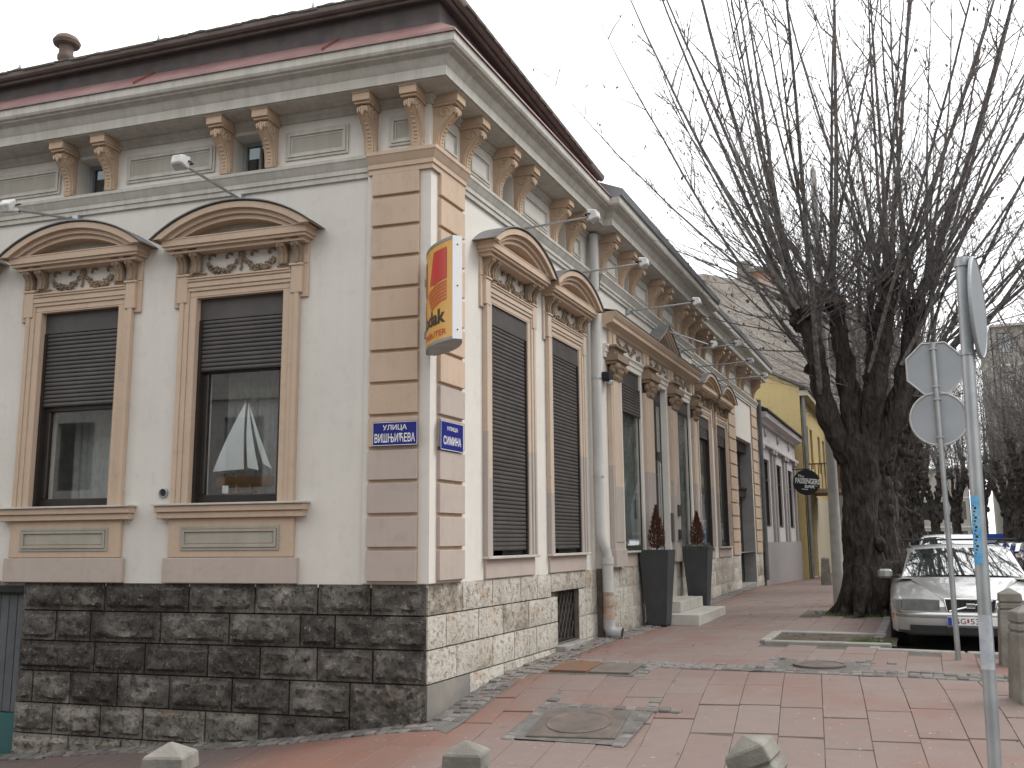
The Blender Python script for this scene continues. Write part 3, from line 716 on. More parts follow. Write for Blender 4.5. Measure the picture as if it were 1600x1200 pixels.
def window(Mx, zs, zt, mat, left, uid, shut_to, room=True, twin=False):
    hz = zt+.5
    w = MB()
    for s in (-1, 1):
        a = lambda p, q: (min(s*p, s*q), max(s*p, s*q))
        w.box(*a(.525, .6), 0, .035, zs, zt); w.box(*a(.6, .655), 0, .05, zs, zt+.06); w.box(*a(.655, .71), 0, .062, zs, zt+.1)
        w.box(*a(.62, .745), 0, .066, zt-.06, zt+.25); w.box(*a(.60, .755), 0, .08, zt+.225, zt+.25); w.box(*a(.70, .80), 0, .028, zt-.1, hz-.02)
        w.box(*a(.42, .80), 0, .04, zt+.25, zt+.262)
    w.box(-.6, .6, 0, .035, zt, zt+.06).box(-.655, .655, 0, .05, zt+.06, zt+.1).box(-.62, .62, 0, .062, zt+.1, zt+.16).box(-.62, .62, 0, .075, zt+.16, zt+.185).box(-.61, .61, 0, .085, zt+.185, zt+.205)
    o = w.build('window', mat, B, Mx, bevel=.005)
    for s in (-1, 1):
        for c in (.69, .52): ob('console', CONS, o, Matrix.Translation((s*c, .02, zt+.255)))
    stuff(ob('garland', GARL, o, Matrix.Translation((0, .004, zt+.365))))
    H = HOODS[left]
    for m in H: ob(m.name.split('.')[0], m, o)
    if left:
        MB().box(-.84, .84, 0, .09, zs-.15, zs-.085).box(-.86, .86, 0, .115, zs-.085, zs-.02).build('sill', TRIM, o, bevel=.006)
        MB().box(-.88, .88, -.18, .14, zs-.02, zs).build('sill_cover', MARBLE, o, bevel=.003)
        MB().box(-.72, .72, 0, .045, 1.49, zs-.15).build('apron', TRIM, o, bevel=.006)
        MB().box(-.77, .77, 0, .055, 1.236, 1.487).build('apron_base', QGREY, o, bevel=.006)
        pm = MB()
        for q, d in ((.0, .056), (.03, .066)):
            pm.box(-.57+q, .57-q, .03, d, 1.56+q, 1.585+q).box(-.57+q, .57-q, .03, d, 1.775-q, 1.8-q).box(-.57+q, -.545+q, .03, d, 1.585+q, 1.775-q).box(.545-q, .57-q, .03, d, 1.585+q, 1.775-q)
        pm.box(-.5, .5, .03, .052, 1.63, 1.73); pm.build('apron_panel', PANEL, o)
    else:
        MB().box(-.72, .72, -.2, .085, zs-.03, zs).build('sill', MARBLE, o, bevel=.004)
        MB().box(-.69, .69, 0, .03, 1.236, zs-.03).build('apron', QGREY, o, bevel=.005)
    # roller shutter
    dw = .055 if left else .11
    sm_ = Matrix.Translation((0, dw-(0 if not left else 0), 0))
    MB().box(-.52, .52, -.22, -.10, zt-.24, zt).build('shutter_box', SHUT, o, sm_, bevel=.004)
    for s in (-1, 1): MB().box(min(s*.485, s*.52), max(s*.485, s*.52), -.15, -.09, zs, zt-.24).build('guide_rail', FRAME, o, sm_)
    for s in (-1, 1): MB().box(min(s*.519, s*.53), max(s*.519, s*.53), -.26, .03, zs, zt-.001).build('jamb_lining', mat, o)
    MB().box(-.519, .519, -.09+dw, .03, zt-.012, zt-.001).build('head_lining', mat, o)
    z = zt-.24
    while z-.046 > shut_to: z -= .046; ob('slat', SLAT, o, Matrix.Translation((0, -.12+dw, z)))
    if shut_to > zs+.2:
        fz0, fz1 = zs+.0, shut_to+.08; fb = -.21 if left else -.165; fw_ = .10 if left else .05
        MB().box(-.52, .52, fb, -.15, fz0, fz0+.09).box(-.52, .52, fb, -.15, fz1-.09, fz1).box(-.52, -.52+fw_, fb, -.15, fz0+.09, fz1-.09).box(.52-fw_, .52, fb, -.15, fz0+.09, fz1-.09).build('window_frame', FRAME, o, sm_, bevel=.008)
        MB().box(-.52+fw_, .52-fw_, -.185 if left else -.163, -.18 if left else -.158, fz0+.09, fz1-.09).build('pane', GLASSL if left else GLASS, o, sm_)
        if not left: MB().box(-.5, .5, -.235, -.23, fz0, fz1).build('inner_blind', BLIND, o, sm_)
        if left:
            cu = MB(); n = 60
            cu.v = [Vector((-.5+i/n, -.6+.03*math.sin(i*1.1)+.015*math.sin(i*2.7), z)) for z in (zs, zt) for i in range(n+1)]
            cu.f = [(i, i+1, n+2+i, n+1+i) for i in range(n)]
            cu.build('net_curtain', CURT, o, smooth=True, recalc=False)
    return o
BLIND = plain('grey_green_blind', (.26, .28, .265, 1), (.2, .22, .21, 1), .9, sc=3)
DIM = plain('dim_lobby', (.1, .1, .098, 1), None, .9)
SLAT = MB().prism([(-.006, 0), (.006, .002), (.013, .012), (.014, .026), (.008, .042), (-.006, .046)], -.5, .5, 0).mesh('slat', SHUT, smooth=.9)
HOODS = {True: hood_meshes(4.7), False: hood_meshes(4.75)}
window(ML(WL[0]), 2.03, 4.2, TRIM, True, 0, 3.40); window(ML(WL[1]), 2.03, 4.2, TRIM, True, 1, 3.09); window(ML(WL[2]), 2.03, 4.2, TRIM, True, 2, 2.5)
for u in WR: window(MR(u), 1.47, 4.25, TRIM2, False, 3, 1.5)
for u in WR3: window(MR(u), 1.47, 4.25, TRIM2, False, 4, 3.75)
# --- central shop bay
sb = PJ
BLUEPOST = plain('blue_poster', (.05, .22, .5, 1), (.25, .5, .7, 1), .4, sc=2.5, bump=0)
for k, (a, b) in enumerate(SH):
    c, h = (a+b)/2, (b-a)/2; door = k == 1; z0 = .78 if door else 1.47; Mx = MR(c, sb+(.19 if not door else .12))
    o = MB().box(-h, h, -.3, -.2, 4.04, 4.28).build('shop_door' if door else 'shop_window', SHUT, B, Mx)
    f = MB()
    for s in (-1, 1): f.box(min(s*h, s*(h-.045)), max(s*h, s*(h-.045)), -.215, -.2, z0, 4.04)
    f.box(-h+.045, h-.045, -.215, -.2, z0, z0+.08).box(-h+.045, h-.045, -.215, -.2, 3.97, 4.04)
    if door: f.box(-h+.045, h-.045, -.215, -.2, 3.0, 3.16).box(-.14, -.02, -.215, -.2, z0+.08, 3.97)
    f.build('frame', FRAME, o, bevel=.006)
    MB().box(-h+.045, h-.045, -.212, -.208, z0+.08, 3.97).build('pane', GLASS, o)
    MB().box(-h, h, -.30, -.295, z0, 4.04).build('inner_blind', DIM if door else BLIND, o)
    if door:
        MB().tube([(-.08, -.14, 1.3), (-.08, -.14, 2.95)], .016, 8).tube([(-.08, -.2, 1.5), (-.08, -.14, 1.5)], .01, 6).tube([(-.08, -.2, 2.75), (-.08, -.14, 2.75)], .01, 6).build('pull_bar', GALV, o)
    else:
        MB().box(-h-.05, h+.05, -.3, -.11, 1.44, 1.47).build('sill', MARBLE, o, bevel=.004)
        MB().box(-h-.02, h+.02, -.25, -.175, 1.236, 1.44).build('apron', QGREY, o)
    if k == 0:
        z = 4.04
        while z > 3.62: z -= .046; ob('slat', SLAT, o, Matrix.Translation((0, -.18, z)))
    for s in (-1, 1):      # white inner jambs
        MB().box(min(s*(h-.005), s*(h+.09)), max(s*(h-.005), s*(h+.09)), -.25, -.165 if not door else -.09, z0 if not door else 1.0, 4.28).build('jamb', WHITE, o, bevel=.006)
PIL = [(5.2, 5.82), (7.14, 7.66), (8.83, 9.37), (10.68, 11.0)]
for a, b in PIL:
    c, h = (a+b)/2, min(.24, (b-a)/2)
    p = MB().box(-h, h, 0, .075, 1.25, 4.02).box(-h-.03, h+.03, 0, .1, 1.25, 1.5).box(-h+.05, h-.05, .07, .085, 1.6, 3.95).build('pilaster', TRIM2, B, MR(c, sb), bevel=.006)
    cp = MB().box(-h-.06, h+.06, 0, .2, 4.24, 4.33).box(-h-.03, h+.03, 0, .16, 4.19, 4.24).box(-h, h, 0, .13, 4.33, 4.44).box(-h-.04, h+.04, 0, .18, 4.44, 4.47)
    for q in range(5):
        x = -h+.03+q*(2*h-.06)/4
        cp.blob((x, .1, 4.12), .055, .06, .075, 7, 5, .18); cp.blob((x*.8, .085, 4.03), .045, .045, .06, 7, 5, .18)
        cp.blob((x, .15, 4.17), .03, .035, .03, 6, 4, .1)
    for s in (-1, 1): cp.blob((s*h*.85, .15, 4.15), .06, .06, .06, 8, 5)
    cp.build('capital', RELIEF, p)
ent = MB().xf(lambda p: p)
PB = [(PJ, S2+.12), (PJ, S3-.02)]
sweep(PB, [(0, 4.28), (.03, 4.28), (.03, 4.36), (.045, 4.365), (.045, 4.42), (.07, 4.45), (.07, 4.475), (0, 4.48)]).build('architrave', WHITE, B)
sweep(PB, [(0, 4.72), (.05, 4.72), (.06, 4.76), (.12, 4.79), (.17, 4.795), (.17, 4.85), (.19, 4.87), (.22, 4.92), (.22, 4.95), (0, 5.0)]).build('shop_cornice', TRIM, B)
sweep(PB, [(0, 4.952), (.235, 4.95), (.235, 4.958), (0, 5.01)]).build('zinc_cover', COVER, B)
pc, ph = 8.24, .78
pd = MB()
for s in (-1, 1):
    for (t0, t1, d) in ((0, .05, .23), (.05, .11, .2), (.11, .16, .16)):
        pd.prism([(s*ph, 4.95-t0*.6), (0, 5.36-t0), (0, 5.36-t1), (s*(ph-.02), 4.95-t1*.7+.0)], 0, d, 1)
pdm = pd.build('pediment', TRIM, B, MR(pc, PJ))
MB().prism([(-.56, 4.95), (.56, 4.95), (0, 5.22)], 0, .04, 1).build('tympanum', PANEL, pdm)
cv = MB()
for s in (-1, 1): cv.prism([(s*(ph+.04), 4.955), (0, 5.385), (0, 5.365), (s*(ph+.02), 4.945)], 0, .255, 1)
cv.build('pediment_cover', COVER, pdm)
rl = MB(); rr = random.Random(9)
for k in range(230):       # scrolled acanthus relief in the frieze, between the pilaster heads
    seg = rr.choice([(5.75, 7.1), (7.6, 8.85), (9.4, 10.65)]); t = rr.random(); u = seg[0]+(seg[1]-seg[0])*t
    z = 4.6+.055*math.sin((u-seg[0])*14)+rr.uniform(-.03, .03)
    rl.blob((PJ+.012, u, z), .018, .028, .022, 5, 3, .25)
stuff(rl.build('frieze_relief', RELIEF, B, smooth=True))
for a, b in PIL:
    c = (a+b)/2; q = MR(c, PJ); m = MB().box(-.17, .17, 0, .045, 4.48, 4.72).box(-.06, .06, .04, .07, 4.52, 4.68).build('frieze_block', TRIM2, B, q, bevel=.005)
# fine things about the shop door
st = MB().box(PJ-.3, .98, 7.02, 9.12, .22, gz(.9, 8)+.15).build('door_step', MARBLE, B, bevel=.006)
MB().box(PJ-.3, .60, 7.42, 9.06, gz(.9, 8)+.152, gz(.9, 8)+.32).build('upper_step', MARBLE, st, bevel=.006)
MB().box(PJ-.35, .14, 7.76, 8.72, .5, .785).build('threshold', MARBLE, st, bevel=.006)
for z, hh in ((2.15, .2), (1.72, .18)): MB().box(-.07, .07, .08, .12, z-hh/2, z+hh/2).build('brass_plaque', plain('dark_plaque', (.05, .045, .045, 1), (.08, .07, .065, 1), .4, .3), B, MR(9.1, sb), bevel=.004)
MB().box(-.05, .05, 0, .05, -.25, .25).build('mail_box', plain('grey_box', (.1, .095, .09, 1), None, .5, bump=0), B, MR(8.78, sb+.02, 1.85), bevel=.006)
# posters leaning inside the two far windows
for u, z0, z1, d in ((12.62, 1.5, 2.05, 0), (14.5, 1.62, 2.0, 1)):
    p = MB().box(-.28, .28, -.095, -.09, z0, z1).build('window_poster', BLUEPOST if d == 0 else WHITEP, None, MR(u))
    tag(p, 'sky-blue poster standing behind the glass of the second last window' if d == 0 else 'white notice behind the glass of the window nearest the portal', 'poster')
    MB().box(-.28, .28, -.089, -.087, z1-.16, z1-.0).build('header', WHITEP, p)
    MB().box(-.22, -.08, -.0865, -.085, z1-.13, z1-.03).build('print_block', plain('navy_print', (.02, .03, .12, 1), None, .5, bump=0), p)
# --- portal with dark door
po = MB().box(POR[0], POR[1], -.5, -.44, .3, 4.24).xf(lambda p: FR(p.x, p.y+.12, p.z)).build('portal_door', plain('dark_green_door', (.02, .022, .022, 1), (.03, .03, .03, 1), .5), B)
MB().box(POR[0], POR[1], -.4, 0, .25, .5).xf(lambda p: FR(p.x, p.y, p.z)).build('threshold', KERB, po, bevel=.01)
MB().box(POR[1]-.03, POR[1]-.002, -.318, -.001, .5, 4.2).xf(lambda p: FR(p.x, p.y, p.z)).build('reveal', plain('grey_reveal', (.3, .3, .29, 1), (.36, .355, .34, 1), .9), po)
MB().box(POR[0], POR[1], -.32, -.14, 3.95, 4.24).box(POR[0], POR[1], -.32, -.2, 2.75, 2.95).box(POR[0], POR[1], -.32, -.16, 2.95, 3.02).xf(lambda p: FR(p.x, p.y, p.z)).build('transom', FRAME, po, bevel=.01)
nbp = MB().box(-.05, .05, 0, .01, -.09, .09).build('number_plate', WHITEP, B, MR(15.95, .032, 2.55)); MB().box(-.02, .02, .01, .014, -.05, .05).build('numeral', BLACK, nbp)
# --- dark timber door at the left end of the plinth
dr = MB().box(4.68, 5.95, -.13, -.1, -.75, 1.2).xf(lambda p: FL(p.x, p.y, p.z)).build('cellar_door', plain('dark_timber_door', (.05, .05, .05, 1), (.07, .07, .068, 1), .6), B)
for k in range(11): MB().box(4.70+k*.113, 4.70+k*.113+.104, -.1, -.08, -.12, 1.1).xf(lambda p: FL(p.x, p.y, p.z)).build('board', plain('grey_board', (.075, .08, .085, 1), (.1, .105, .11, 1), .6, rand=.2) if k == 0 else bpy.data.materials['grey_board'], dr, bevel=.004)
MB().box(4.70, 5.94, -.1, -.082, -.75, -.13).xf(lambda p: FL(p.x, p.y, p.z)).build('kick_panel', plain('teal_paint', (.02, .12, .12, 1), (.05, .09, .09, 1), .6), dr)
MB().box(4.66, 6.0, -.13, .0, 1.13, 1.245).xf(lambda p: FL(p.x, p.y, p.z)).build('lintel', BLACK, dr)
wall(FL, 5.95, 8.6, -1.2, 1.2, -.02, [], .1, 'wall', STD)
# --- vent beside the lit window, downpipes
vt = MB().lathe([(.055, 0), (.055, .02), (.042, .025), (.04, .012), (0, .012)], 20).xf(lambda p: Vector((p.x, p.z, p.y))).build('wall_vent', GALV, B, ML(2.945, .0, 2.15), smooth=.6)
MB().lathe([(.035, .013), (.03, .018), (0, .018)], 16).xf(lambda p: Vector((p.x, p.z, p.y))).build('vent_cap', BLACK, vt)
py, pw = 4.84, .115
dp = MB().tube([FR(py, pw, 6.05), FR(py, pw, 1.72), FR(py+.02, pw+.02, 1.62), FR(py+.09, pw+.06, 1.48), FR(py+.1, pw+.07, 1.36)], .068, 16).build('downpipe', PIPEG, None, smooth=.7)
tag(dp, 'pale grey downpipe with rusty joints on the right facade', 'downpipe')
MB().tube([FR(py+.1, pw+.07, 1.40), FR(py+.1, pw+.07, 1.30)], .088, 16).tube([FR(py+.1, pw+.07, 1.3), FR(py+.1, pw+.07, .92)], .077, 16).build('lower_pipe', PIPEG, dp, smooth=.7)
RUSTP = plain('rust_stained_pipe', (.38, .35, .31, 1), (.33, .17, .08, 1), .8, sc=9)
MB().tube([FR(py+.1, pw+.07, .92), FR(py+.1, pw+.07, .6)], .075, 16).tube([FR(py+.1, pw+.07, .90), FR(py+.1, pw+.07, .885)], .082, 16).tube([FR(py+.1, pw+.07, .76), FR(py+.1, pw+.07, .735)], .083, 16).build('rusty_section', RUSTP, dp, smooth=.7)
MB().tube([FR(py+.1, pw+.07, .62), FR(py+.1, pw+.07, .55)], .084, 16).build('red_sleeve', plain('pinkish_sleeve', (.42, .25, .19, 1), (.4, .3, .26, 1), .8), dp, smooth=.7)
el = MB().tube([FR(py+.1, pw+.07, .56), FR(py+.1, pw+.07, .44), FR(py+.1, pw+.1, .385), FR(py+.1, pw+.16, .365), FR(py+.1, pw+.26, .362)], [.082, .082, .084, .082, .082], 16, cap=False).build('elbow', plain('grey_plastic', (.33, .33, .33, 1), (.38, .38, .375, 1), .5), dp, smooth=.7)
MB().tube([FR(py+.1, pw+.24, .362), FR(py+.1, pw+.245, .362)], .075, 16).build('outlet', BLACK, el)
for z in (2.5, 3.9, 5.2): MB().tube([FR(py, pw, z), FR(py, pw, z+.025)], .075, 16).build('clamp', GALV, dp)
d2 = MB().tube([FR(EN-.05, .1, 5.6), FR(EN-.05, .1, 5.2), FR(EN+.0, .09, 5.0), FR(EN+.0, .09, .5)], .06, 12).build('downpipe', plain('dark_zinc', (.13, .14, .145, 1), (.18, .185, .19, 1), .5, .3), None, smooth=.7)
tag(d2, 'dark grey downpipe between the portal and the white low house', 'downpipe')
# --- floodlights on long arms
def lamp(F, Mf, u, w0, z, L, label, drop=0, yaw=0, tilt=0):
    o = thing('floodlight', label, 'floodlight', F(u, w0, z), 'floodlights on arms above the windows')
    ax = (F(u+1, 0, 0)-F(u, 0, 0)); an = (F(u, 1, 0)-F(u, 0, 0))
    d = (an*math.cos(yaw)+ax*math.sin(yaw)); p1 = d*L + Z*drop
    MB().tube([(0, 0, 0), p1], .014, 8).build('arm', GALV, o)
    MB().box(-.04, .04, -.04, .04, -.05, .05).build('wall_plate', GALV, o, bevel=.005)
    m = Matrix((ax, d, Z)).transposed().to_4x4() @ Matrix.Rotation(R(tilt), 4, 'X'); m.translation = p1 + d*.06 + Z*.01
    h = MB().loft([[(-.06, .07, -.05), (.06, .07, -.05), (.06, .07, .04), (-.06, .07, .04)], [(-.085, -.04, -.075), (.085, -.04, -.075), (.085, -.04, .065), (-.085, -.04, .065)]]).build('lamp_housing', WHITEM, o, m, bevel=.012)
    MB().box(-.07, .07, -.05, -.04, -.06, .05).build('lens', plain('lamp_glass', (.25, .25, .25, 1), None, .15, bump=0) if not bpy.data.materials.get('lamp_glass') else bpy.data.materials['lamp_glass'], h)
    MB().tube([(-.09, 0, 0), (-.1, -.06, .0), (.1, -.06, 0), (.09, 0, 0)], .009, 5).build('yoke', BLACK, h)
    MB().tube([p1-d*.1, p1+Vector((0, 0, .03)), p1+d*.03], .008, 5).build('cable', BLACK, o)
lamp(FL, ML, 2.16, .02, 5.235, .95, 'white floodlight on a thin arm above the window with the sailing boat', .01, 0, 10)
lamp(FL, ML, 4.27, .02, 5.24, .95, 'white floodlight on a thin arm above the far left window', -.2, -.05, -30)
RL = [(1.95, 0, .98, 'white floodlight nearest the corner on the right facade', 0), (4.0, 0, 1.0, 'white floodlight just before the pale grey downpipe', 0), (6.4, PJ, 1.05, 'white floodlight left of the triangular pediment', 0),
      (8.3, PJ, .9, 'drooping white floodlight right above the triangular pediment', .35), (9.95, PJ, 1.05, 'white floodlight above the last shop opening', 0), (11.85, 0, 1.1, 'white floodlight above the first far arched window', 0), (13.8, 0, 1.1, 'white floodlight farthest along the right facade', 0)]
for u, w, L, lb, dr_ in RL: lamp(FR, MR, u, w+.02, 5.24 if not dr_ else 5.36, L, lb, -dr_ if dr_ else .03, .25 if dr_ else 0, 8)
# --- security camera under the left capital
sc_ = MB().box(-.09, .09, 0, .12, -.06, .06).build('security_camera', BLACK, None, MR(5.12, PJ, 3.98), bevel=.01)
tag(sc_, 'small black security lamp under the first capital beside the downpipe', 'camera')
MB().lathe([(.045, -.1), (.05, -.06), (.03, -.04)], 10).build('lens_head', GALV, sc_, Matrix.Translation((0, .1, -.02)))
# --- lettering
def text_mesh(body, name, size=1.0, off=0, xs=1.0, ext=.0):
    c = bpy.data.curves.new(name, 'FONT'); c.body = body; c.size = size; c.align_x = 'CENTER'; c.align_y = 'CENTER'; c.offset = off; c.resolution_u = 3
    o = bpy.data.objects.new(name, c); COL.objects.link(o)
    bpy.context.view_layer.update()
    me = bpy.data.meshes.new_from_object(o.evaluated_get(bpy.context.evaluated_depsgraph_get())); bpy.data.objects.remove(o)
    for v in me.vertices: v.co.x *= xs
    return me
def flat_text(body, parent, cx, cz, w, h, mat, d, off=.0, name='lettering', flip=1):
    me = text_mesh(body, name, 1, off)
    xs = [v.co.x for v in me.vertices]; ys = [v.co.y for v in me.vertices]
    for v in me.vertices:
        a = (v.co.x-min(xs))/(max(xs)-min(xs))-.5; b = (v.co.y-min(ys))/(max(ys)-min(ys))-.5
        v.co = Vector((flip*(cx+a*w), d, cz+b*h))
    me.materials.clear(); me.materials.append(mat); return ob(name, me, parent)
def street_sign(Mx, w, h, l1, l2, label, flip):
    o = MB().box(-w/2, w/2, 0, .01, -h/2, h/2).build('street_sign', BLUEP, None, Mx, bevel=.004); tag(o, label, 'street sign', 'blue enamel street signs at the corner')
    q = MB()
    a, b = w/2-.008, h/2-.008
    for s in (-1, 1): q.box(-a, a, .01, .0115, s*b-.0025, s*b+.0025).box(s*a-.0025, s*a+.0025, .01, .0115, -b, b)
    q.build('border', WHITEP, o)
    for s in (-1, 1):
        for t in (-1, 1): MB().lathe([(.007, 0), (.005, .004), (0, .005)], 8).xf(lambda p: Vector((p.x, .01+p.z, p.y))).build('screw', BLACK, o, Matrix.Translation((s*(w/2-.02), 0, t*(h/2-.02))))
    flat_text(l1[0], o, l1[1], l1[2], l1[3], l1[4], WHITEP, .0125, .012, flip=flip); flat_text(l2[0], o, l2[1], l2[2], l2[3], l2[4], WHITEP, .0125, .016, flip=flip)
# ML's s axis runs leftwards as seen by a reader, so text is flipped there; MR's runs leftwards too
street_sign(ML(.305, .08, 2.648), .475, .235, ('УЛИЦА', 0.0, .055, .25, .06), ('ВИШЊИЋЕВА', 0, -.04, .42, .085), 'blue enamel street sign with the longer white name, left of the corner edge', -1)
street_sign(MR(.335, .08, 2.64), .5, .29, ('УЛИЦА', 0, .07, .24, .048), ('СИМИНА', 0, -.045, .38, .085), 'blue enamel street sign with the shorter white name, right of the corner edge', -1)
# --- projecting light box
KE = Vector((.704, -.711, 0)).normalized(); KN = Vector((-.711, -.704, 0)).normalized()      # along the box, and its left face
YEL = plain('warm_yellow_acrylic', (.62, .33, .055, 1), (.68, .37, .07, 1), .3, sc=2, bump=0)
KRED = plain('red_print', (.5, .03, .02, 1), None, .35, bump=0); KORA = plain('orange_red_print', (.55, .075, .02, 1), None, .35, bump=0)
KBLK = plain('black_print', (.015, .013, .012, 1), None, .35, bump=0)
ks = thing('light_box_sign', 'yellow and red double-sided advertising light box projecting from the building corner', 'sign', KE*.08+Z*3.40)
KW, KH, SAG, TH = .80, .92, .085, .04
def kb(t, z, side, d=0):        # t 0..1 along, side +1 left face
    bul = TH+SAG*(1-(2*t-1)**2)+d
    return KE*(t*KW)+KN*side*bul+Z*z
n = 20; kk = MB(); top = lambda t: KH+.0*math.sin(math.pi*t)
for side in (1, -1):
    f = MB(); f.v = [kb(i/n, z, side) for z in (0.01, KH-.01) for i in range(n+1)]; f.f = [(i, i+1, n+2+i, n+1+i) for i in range(n)]
    face = f.build('sign_face', YEL, ks, smooth=True, recalc=False)
    def on_face(me, mat, t0, t1, z0, z1, nm, d=.004):
        xs = [v.co.x for v in me.vertices]; ys = [v.co.y for v in me.vertices]
        for v in me.vertices:
            a = (v.co.x-min(xs))/(max(xs)-min(xs)); b = (v.co.y-min(ys))/(max(ys)-min(ys))
            t = t0+(t1-t0)*a
            if side < 0: t = 1-t
            v.co = kb(t, z0+(z1-z0)*b, side, d)
        me.materials.clear(); me.materials.append(mat); ob(nm, me, face)
    def poly(pts, mat, nm, seg=10, d=.004):     # filled shape given as lower/upper curves over t
        m = MB(); q = len(pts)
        m.v = [kb(t if side > 0 else 1-t, z, side, d) for t, lo, hi in pts for z in (lo, hi)]
        m.f = [(2*i, 2*i+2, 2*i+3, 2*i+1) for i in range(q-1)]; m.build(nm, mat, face, recalc=False, smooth=True)
    N = 14
    # emblem: big red block with a diagonal cut, and rays below
    poly([(.50+.40*i/N, .515+.045*math.sin(i/N*1.6) if i/N > .25 else .55, min(.85, .57+.30*max(0.02, i/N)*3.4)) for i in range(N+1)], KRED, 'emblem')
    for r_ in range(6):
        z0 = .505-.031*r_; s0 = .40+.028*r_
        poly([(s0+(.90-s0)*i/N, z0-.045+.062*math.sin(i/N*1.57), z0-.045+.062*math.sin(i/N*1.57)+.019) for i in range(N+1)], KORA, 'emblem_ray')
    poly([(.12+.20*i/N, .56-.1*(i/N), .82) for i in range(N+1)], KRED, 'emblem')
    for r_ in range(5): poly([(.12+.16*i/N, .46-.034*r_-.05*i/N, .48-.034*r_-.05*i/N) for i in range(N+1)], KORA, 'emblem_ray')
    on_face(text_mesh('Kodak', 'lettering', 1, .03), KBLK, .10, .88, .16, .30, 'lettering')
    on_face(text_mesh('DISTRIBUTER', 'lettering', 1, .015), KORA, .06, .90, .05, .105, 'lettering')
cap = MB()
for z in (0, KH):
    cap = MB(); cap.loft([[kb(i/n, z+a, 1, .004) for a in (-.014, .014)] + [kb(i/n, z+a, -1, .004) for a in (.014, -.014)] for i in range(n+1)])
    cap.build('frame_rim', plain('grey_aluminium_rim', (.3, .3, .3, 1), (.22, .21, .2, 1), .5, .4), ks)
for t in (0, KW):
    e = MB().add([KE*(t+a)+KN*b+Z*z for z in (-.012, KH+.012) for a, b in ((-.012, -TH-.004), (.012, -TH-.004), (.012, TH+.004), (-.012, TH+.004))], [(0, 1, 2, 3), (4, 5, 6, 7), (0, 1, 5, 4), (1, 2, 6, 5), (2, 3, 7, 6), (3, 0, 4, 7)]).build('end_strip', WHITEP, ks)
    for z in (.07, .47, .85):
        MB().lathe([(.008, 0), (.006, .004), (0, .005)], 8).build('screw', BLACK, e, Matrix.Translation(KE*(t+.013)+Z*z) @ KE.to_track_quat('Z', 'Y').to_matrix().to_4x4())
for z in (.16, .68): MB().add([KE*a+KN*b+Z*(z+c) for c in (0, .07) for a, b in ((-.13, -.05), (.0, -.04), (.0, .04), (-.13, .05))], [(0, 1, 2, 3), (4, 5, 6, 7), (0, 1, 5, 4), (1, 2, 6, 5), (2, 3, 7, 6), (3, 0, 4, 7)]).build('wall_bracket', plain('grey_bracket', (.25, .27, .28, 1), None, .5, .3, bump=0), ks)
# --- model boat in the window
sh = thing('model_sailing_boat', 'white-sailed model boat displayed behind the glass of the right-hand left-facade window', 'model boat', FL(2.16, -.265, 2.14))
SAIL = plain('white_sailcloth', (.78, .8, .8, 1), (.7, .72, .72, 1), .8, sc=5); SAIL.node_tree.nodes['Principled BSDF'].inputs['Subsurface Weight'].default_value = .0
WOOD = plain('varnished_hull_wood', (.2, .11, .05, 1), (.13, .07, .03, 1), .4)
mS = Matrix((DL, NL, Z)).transposed().to_4x4()
hull = MB().loft([[(x, -wd, .17), (x, wd, .17), (x, wd*.6, .10), (x, 0, .05+.03*abs(x)), (x, -wd*.6, .10)] for x, wd in ((-.34, .008), (-.24, .045), (-.08, .065), (.1, .06), (.26, .04), (.34, .012))]).build('hull', WOOD, sh, mS, smooth=.8)
MB().box(-.12, .12, -.05, .05, 0, .02).box(-.09, -.07, -.03, .03, .02, .1).box(.07, .09, -.03, .03, .02, .1).build('stand', WOOD, sh, mS)
MB().tube([(.0, 0, .15), (.0, 0, .98)], .008, 6).tube([(.0, 0, .215), (.36, .0, .215)], .006, 6).build('mast', WOOD, sh, mS)
def sail(pts, b, nm):
    a, c, d = [Vector(p) for p in pts]; m = MB(); N = 8
    for i in range(N+1):
        for j in range(N+1-i):
            u, v_ = i/N, j/N; p = a+(c-a)*u+(d-a)*v_; p.y += b*4*u*(1-u-v_)+b*3*v_*(1-u-v_); m.v.append(p)
    idx = {}; k = 0
    for i in range(N+1):
        for j in range(N+1-i): idx[i, j] = k; k += 1
    for i in range(N):
        for j in range(N-i):
            m.f.append((idx[i, j], idx[i+1, j], idx[i, j+1]))
            if i+j < N-1: m.f.append((idx[i+1, j], idx[i+1, j+1], idx[i, j+1]))
    m.build(nm, SAIL, sh, mS, smooth=True, recalc=False)
sail([(.02, 0, .96), (.38, .02, .23), (.015, 0, .25)], .03, 'mainsail'); sail([(-.01, .0, .95), (-.04, .02, .26), (-.18, .03, .23)], .03, 'foresail'); sail([(-.02, .01, .95), (-.22, .02, .30), (-.33, .03, .24)], .02, 'jib')
tgc = MB().box(-.035, .035, -.003, .003, 0, .08).build('price_card', WHITEP, None, ML(2.36, -.22, 2.14)); tag(tgc, 'small white card standing below the model boat', 'card')
